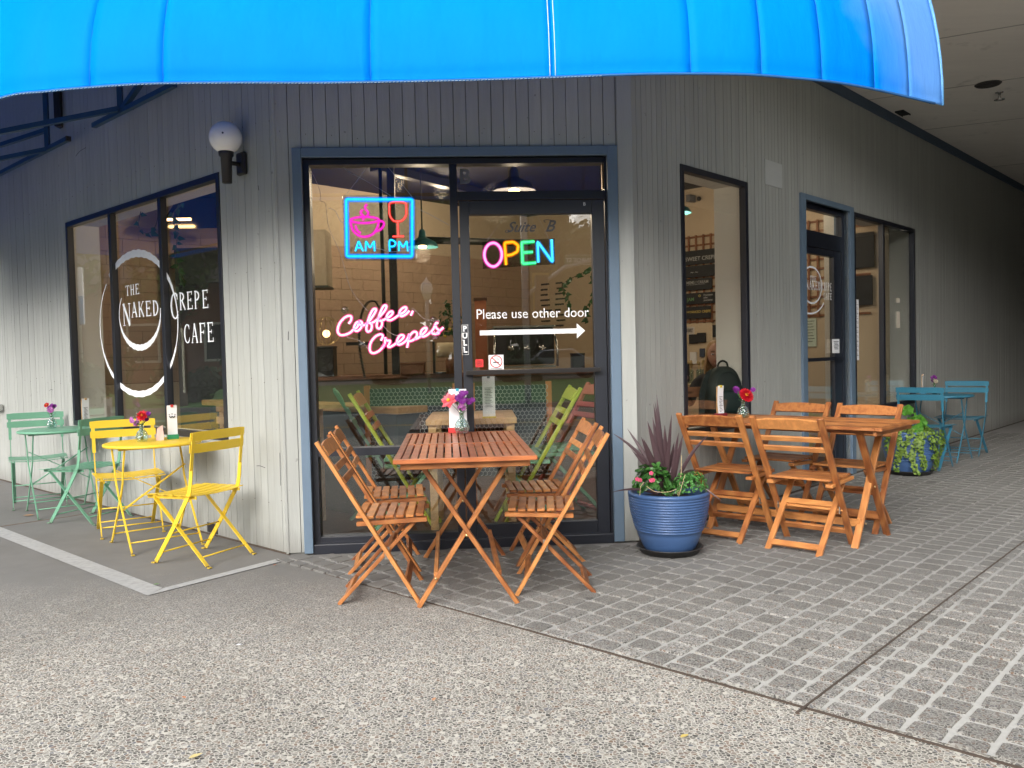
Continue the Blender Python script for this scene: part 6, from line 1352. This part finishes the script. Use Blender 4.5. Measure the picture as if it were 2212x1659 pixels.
for _ in range(14000):
    y = random.uniform(-20, 80); H_ = 10+2*math.sin(y*.3)+1.3*math.sin(y*.8); z = random.random()*H_; x = -50-random.random()*3-math.sin(y*.7+z)
    d = Vector((random.gauss(0, 1), random.gauss(0, 1), random.gauss(0, 1))).normalized(); u = d.orthogonal().normalized(); v = d.cross(u); s_ = random.uniform(.6, 1.1)
    wd2.add([(x-u.x*s_, y-u.y*s_, z-u.z*s_), (x+v.x*s_*.7, y+v.y*s_*.7, z+v.z*s_*.7), (x+u.x*s_, y+u.y*s_, z+u.z*s_), (x-v.x*s_*.7, y-v.y*s_*.7, z-v.z*s_*.7)], [(0, 1, 2, 3)])
wdo = obj('woodland', wd2, TREE, None, kind='stuff'); tag(wdo, 'belt of trees behind the brick house across the side street', 'woodland')
def bushes(x, y, s_, lb): t = thing('bush', lb, 'bush', (x, y, .35), random.uniform(0, 6), 'bushes across the streets', s_); link('foliage', bush, None, t, Matrix.Translation((0, 0, .2))); obj('stem', MB().tube([(0, 0, -.4), (0, 0, .3)], .05), BARK, t)
for i in range(9): bushes(-19.3-random.random()*1.5, -2+i*3.1, random.uniform(.9, 1.5), 'rounded bush number %s along the side street verge' % ('one two three four five six seven eight nine'.split()[i]))
for i in range(6): bushes(-12+i*5.5, -31.5-random.random(), random.uniform(.8, 1.3), 'low bush number %s at the back of the lawn' % ('one two three four five six'.split()[i]))
BRICK = plain('red_brown_brick', (.26, .11, .075), .9, var=.25, vs_=5)
hs1 = thing('brick_house', 'red brick house with white framed windows across the side street', 'house', (-36, 17, 0)); obj('wall', MB().box(-4, 4, -9, 9, 0, 4.6), BRICK, hs1)
rfm = MB(); rfm.add([(-4.5, -9.5, 4.6), (4.5, -9.5, 4.6), (4.5, 9.5, 4.6), (-4.5, 9.5, 4.6), (0, -9.5, 7), (0, 9.5, 7)], [(0, 1, 4), (2, 3, 5), (1, 2, 5, 4), (3, 0, 4, 5), (0, 3, 2, 1)]); obj('roof', rfm, plain('dark_shingle_roof', (.07, .065, .06), .9), hs1)
for i in range(5): wn = obj('window', MB().box(4.0, 4.08, -7.6+i*3.3, -6.2+i*3.3, 1.2, 2.9), WHITE_PAINT, hs1); obj('pane', MB().box(4.08, 4.1, -7.5+i*3.3, -6.3+i*3.3, 1.3, 2.8), BLACK_AL, wn)
def car(x, y, rz, mat, label):
    t = thing('parked_car', label, 'car', (x, y, -.05), rz, 'cars parked across the lawn'); m = MB()
    prof = [(-2.2, .35), (-2.2, .85), (-2.05, .98), (-1.2, 1.02), (-.75, 1.42), (.7, 1.45), (1.3, 1.02), (2.0, .9), (2.2, .75), (2.2, .35)]; m.prism(prof, -.85, .85); obj('body', m, mat, t, bevel=.06)
    obj('glasshouse', MB().prism([(-1.1, 1.04), (-.7, 1.38), (.65, 1.40), (1.15, 1.05)], -.87, .87), BLACK_AL, t, bevel=.01)
    for a in (-1.35, 1.35):
        for b in (-.84, .84): w2 = obj('wheel', MB().tube([(a, b-.1, .33), (a, b+.1, .33)], .33, 20), BLACK_IRON, t); obj('rim', MB().tube([(a, b-.11, .33), (a, b+.11, .33)], .19, 14), CHROME, w2)
    for b in (-.6, .6): obj('headlight', MB().box(2.16, 2.22, b-.15, b+.15, .65, .78), WHITE_PAINT, t)
car(7.2, -36, .06, plain('silver_car_paint', (.40, .41, .43), .25, metal=.6), 'silver car parked across the lawn, leftmost of three'); car(12.2, -36.4, .02, plain('red_car_paint', (.30, .03, .03), .3), 'dark red car parked across the lawn, middle of three'); car(17.4, -36.2, .0, plain('white_car_paint', (.7, .7, .7), .3), 'white car parked across the lawn, rightmost of three')
sg = thing('signal_pole', 'steel pole with an arm, traffic light and green street name sign reading MONROE ST', 'traffic light pole', (3.3, -13.2 - 2.2, 0)); STEELG = plain('galvanised_pole', (.42, .43, .42), .5)
obj('pole', MB().tube([(0, 0, 0), (0, 0, 6)], .085, 12), STEELG, sg); obj('arm', MB().tube([(0, 0, 2.6), (1.0, 0, 3.3), (3.5, 0, 3.9)], .05, 8), STEELG, sg)
tl = obj('traffic_light', MB().box(.25, .55, -.1, .15, 2.2, 3.1), BLACK_IRON, sg); obj('back_plate', MB().box(.2, .6, -.13, -.1, 2.12, 3.18), plain('yellow_back_plate', (.55, .38, .05), .6), tl)
for k_ in range(3): obj('lens', MB().lathe([(0, 0), (.09, 0), (.09, .03)], 16), plain('dark_lens_%s' % 'abc'[k_], [(.12, .01, .01), (.12, .08, .01), (.01, .10, .03)][k_], .3), tl, Matrix.Translation((.4, .15, 2.95-k_*.28)) @ Matrix.Rotation(R(-90), 4, 'X'))
sgn = obj('street_sign', MB().box(1.0, 1.85, .0, .02, 3.35, 3.60), plain('green_sign', (.01, .16, .08), .5), sg); link('sign_text', text_mesh('MONROE ST', .14, PAPER, align='CENTER', bold=.004), None, sgn, Matrix.Translation((1.42, .025, 3.42)) @ Matrix.Rotation(math.pi, 4, 'Z'))
bd = MB(); bd.box(1.01, 1.84, .02, .024, 3.355, 3.365).box(1.01, 1.84, .02, .024, 3.585, 3.595); obj('sign_border', bd, PAPER, sgn)
ps = thing('parking_sign', 'blue and white parking sign on a pole by the side street', 'street sign', (-7.0, 4.6, 0)); obj('pole', MB().tube([(0, 0, 0), (0, 0, 2.6)], .03), STEELG, ps); pn = obj('sign_panel', MB().box(.0, .02, -.2, .2, 1.75, 2.55), PAPER, ps, M=Matrix.Translation((.03, 0, 0))); obj('blue_field', MB().box(.02, .024, -.2, .2, 1.75, 2.15), plain('blue_sign_ink', (.03, .22, .50), .5), pn)
lp = thing('lamp_post', 'short pale lantern lamp post on the lawn', 'street lamp', (.9, -22, 0)); obj('post', MB().tube([(0, 0, 0), (0, 0, 3)], .06), STEELG, lp); obj('lantern', MB().lathe([(0, 3), (.1, 3.02), (.2, 3.35), (.16, 3.5), (.05, 3.62), (0, 3.75)], 16), PAPER, lp)

# ------------------------------------------------------------------ fallen leaves and scraps
def leaf_thing(x, y, s_, rz, col, label, z=.006, nm='fallen_leaf', cat='leaf'):
    m = MB(); P = [(-1, 0), (-.5, .38), (.1, .5), (.5, .3), (1.1, .02), (.5, -.32), (0, -.45), (-.5, -.35)]; m.add([(p[0]*s_, p[1]*s_, .002+.004*abs(p[1])) for p in P]+[(0, 0, .0015)], [(i, (i+1) % 8, 8) for i in range(8)])
    t = tag(obj(nm, m, plain('leaf_tone_%02d' % int(col[0]*90), col, .8), None, Matrix.Translation((x, y, z)) @ Matrix.Rotation(rz, 4, 'Z')), label, cat)
leaf_thing(-2.40, 1.64, .045, .1, (.42, .22, .09), 'curled orange brown leaf on the concrete below the green table')
leaf_thing(.31, -2.60, .022, .8, (.62, .50, .22), 'pale yellow leaf on the aggregate, low left of centre')
leaf_thing(-.72, -2.45, .018, 2.1, (.60, .46, .12), 'small yellow leaf at the left foreground edge')
leaf_thing(.16, -1.615, .014, .3, (.78, .80, .85), 'small white scrap of paper on the aggregate left of the reddish table', nm='paper_scrap', cat='paper scrap')
leaf_thing(-.02, -.26, .016, 1.3, (.30, .12, .06), 'small brown leaf near the blue trim at the left corner')
leaf_thing(1.78, -2.60, .018, .6, (.55, .42, .12), 'yellow leaf fragment on the aggregate near the paving edge')
leaf_thing(2.66, -2.95, .02, -.75, (.66, .44, .25), 'thin tan leaf lying on the paving boundary joint', .012)
leaf_thing(2.75, -.05, .02, -.4, (.34, .14, .05), 'brown leaf between the pot and the folding chairs', .014)
leaf_thing(-.56, -.60, .016, .5, (.10, .24, .05), 'small green leaf by the yellow chair foot')
leaf_thing(.12, -2.15, .012, 2.4, (.50, .20, .08), 'tiny rust coloured leaf in the left foreground')
leaf_thing(1.0, -2.25, .014, 1.4, (.58, .30, .16), 'small orange leaf right of the foreground crack')
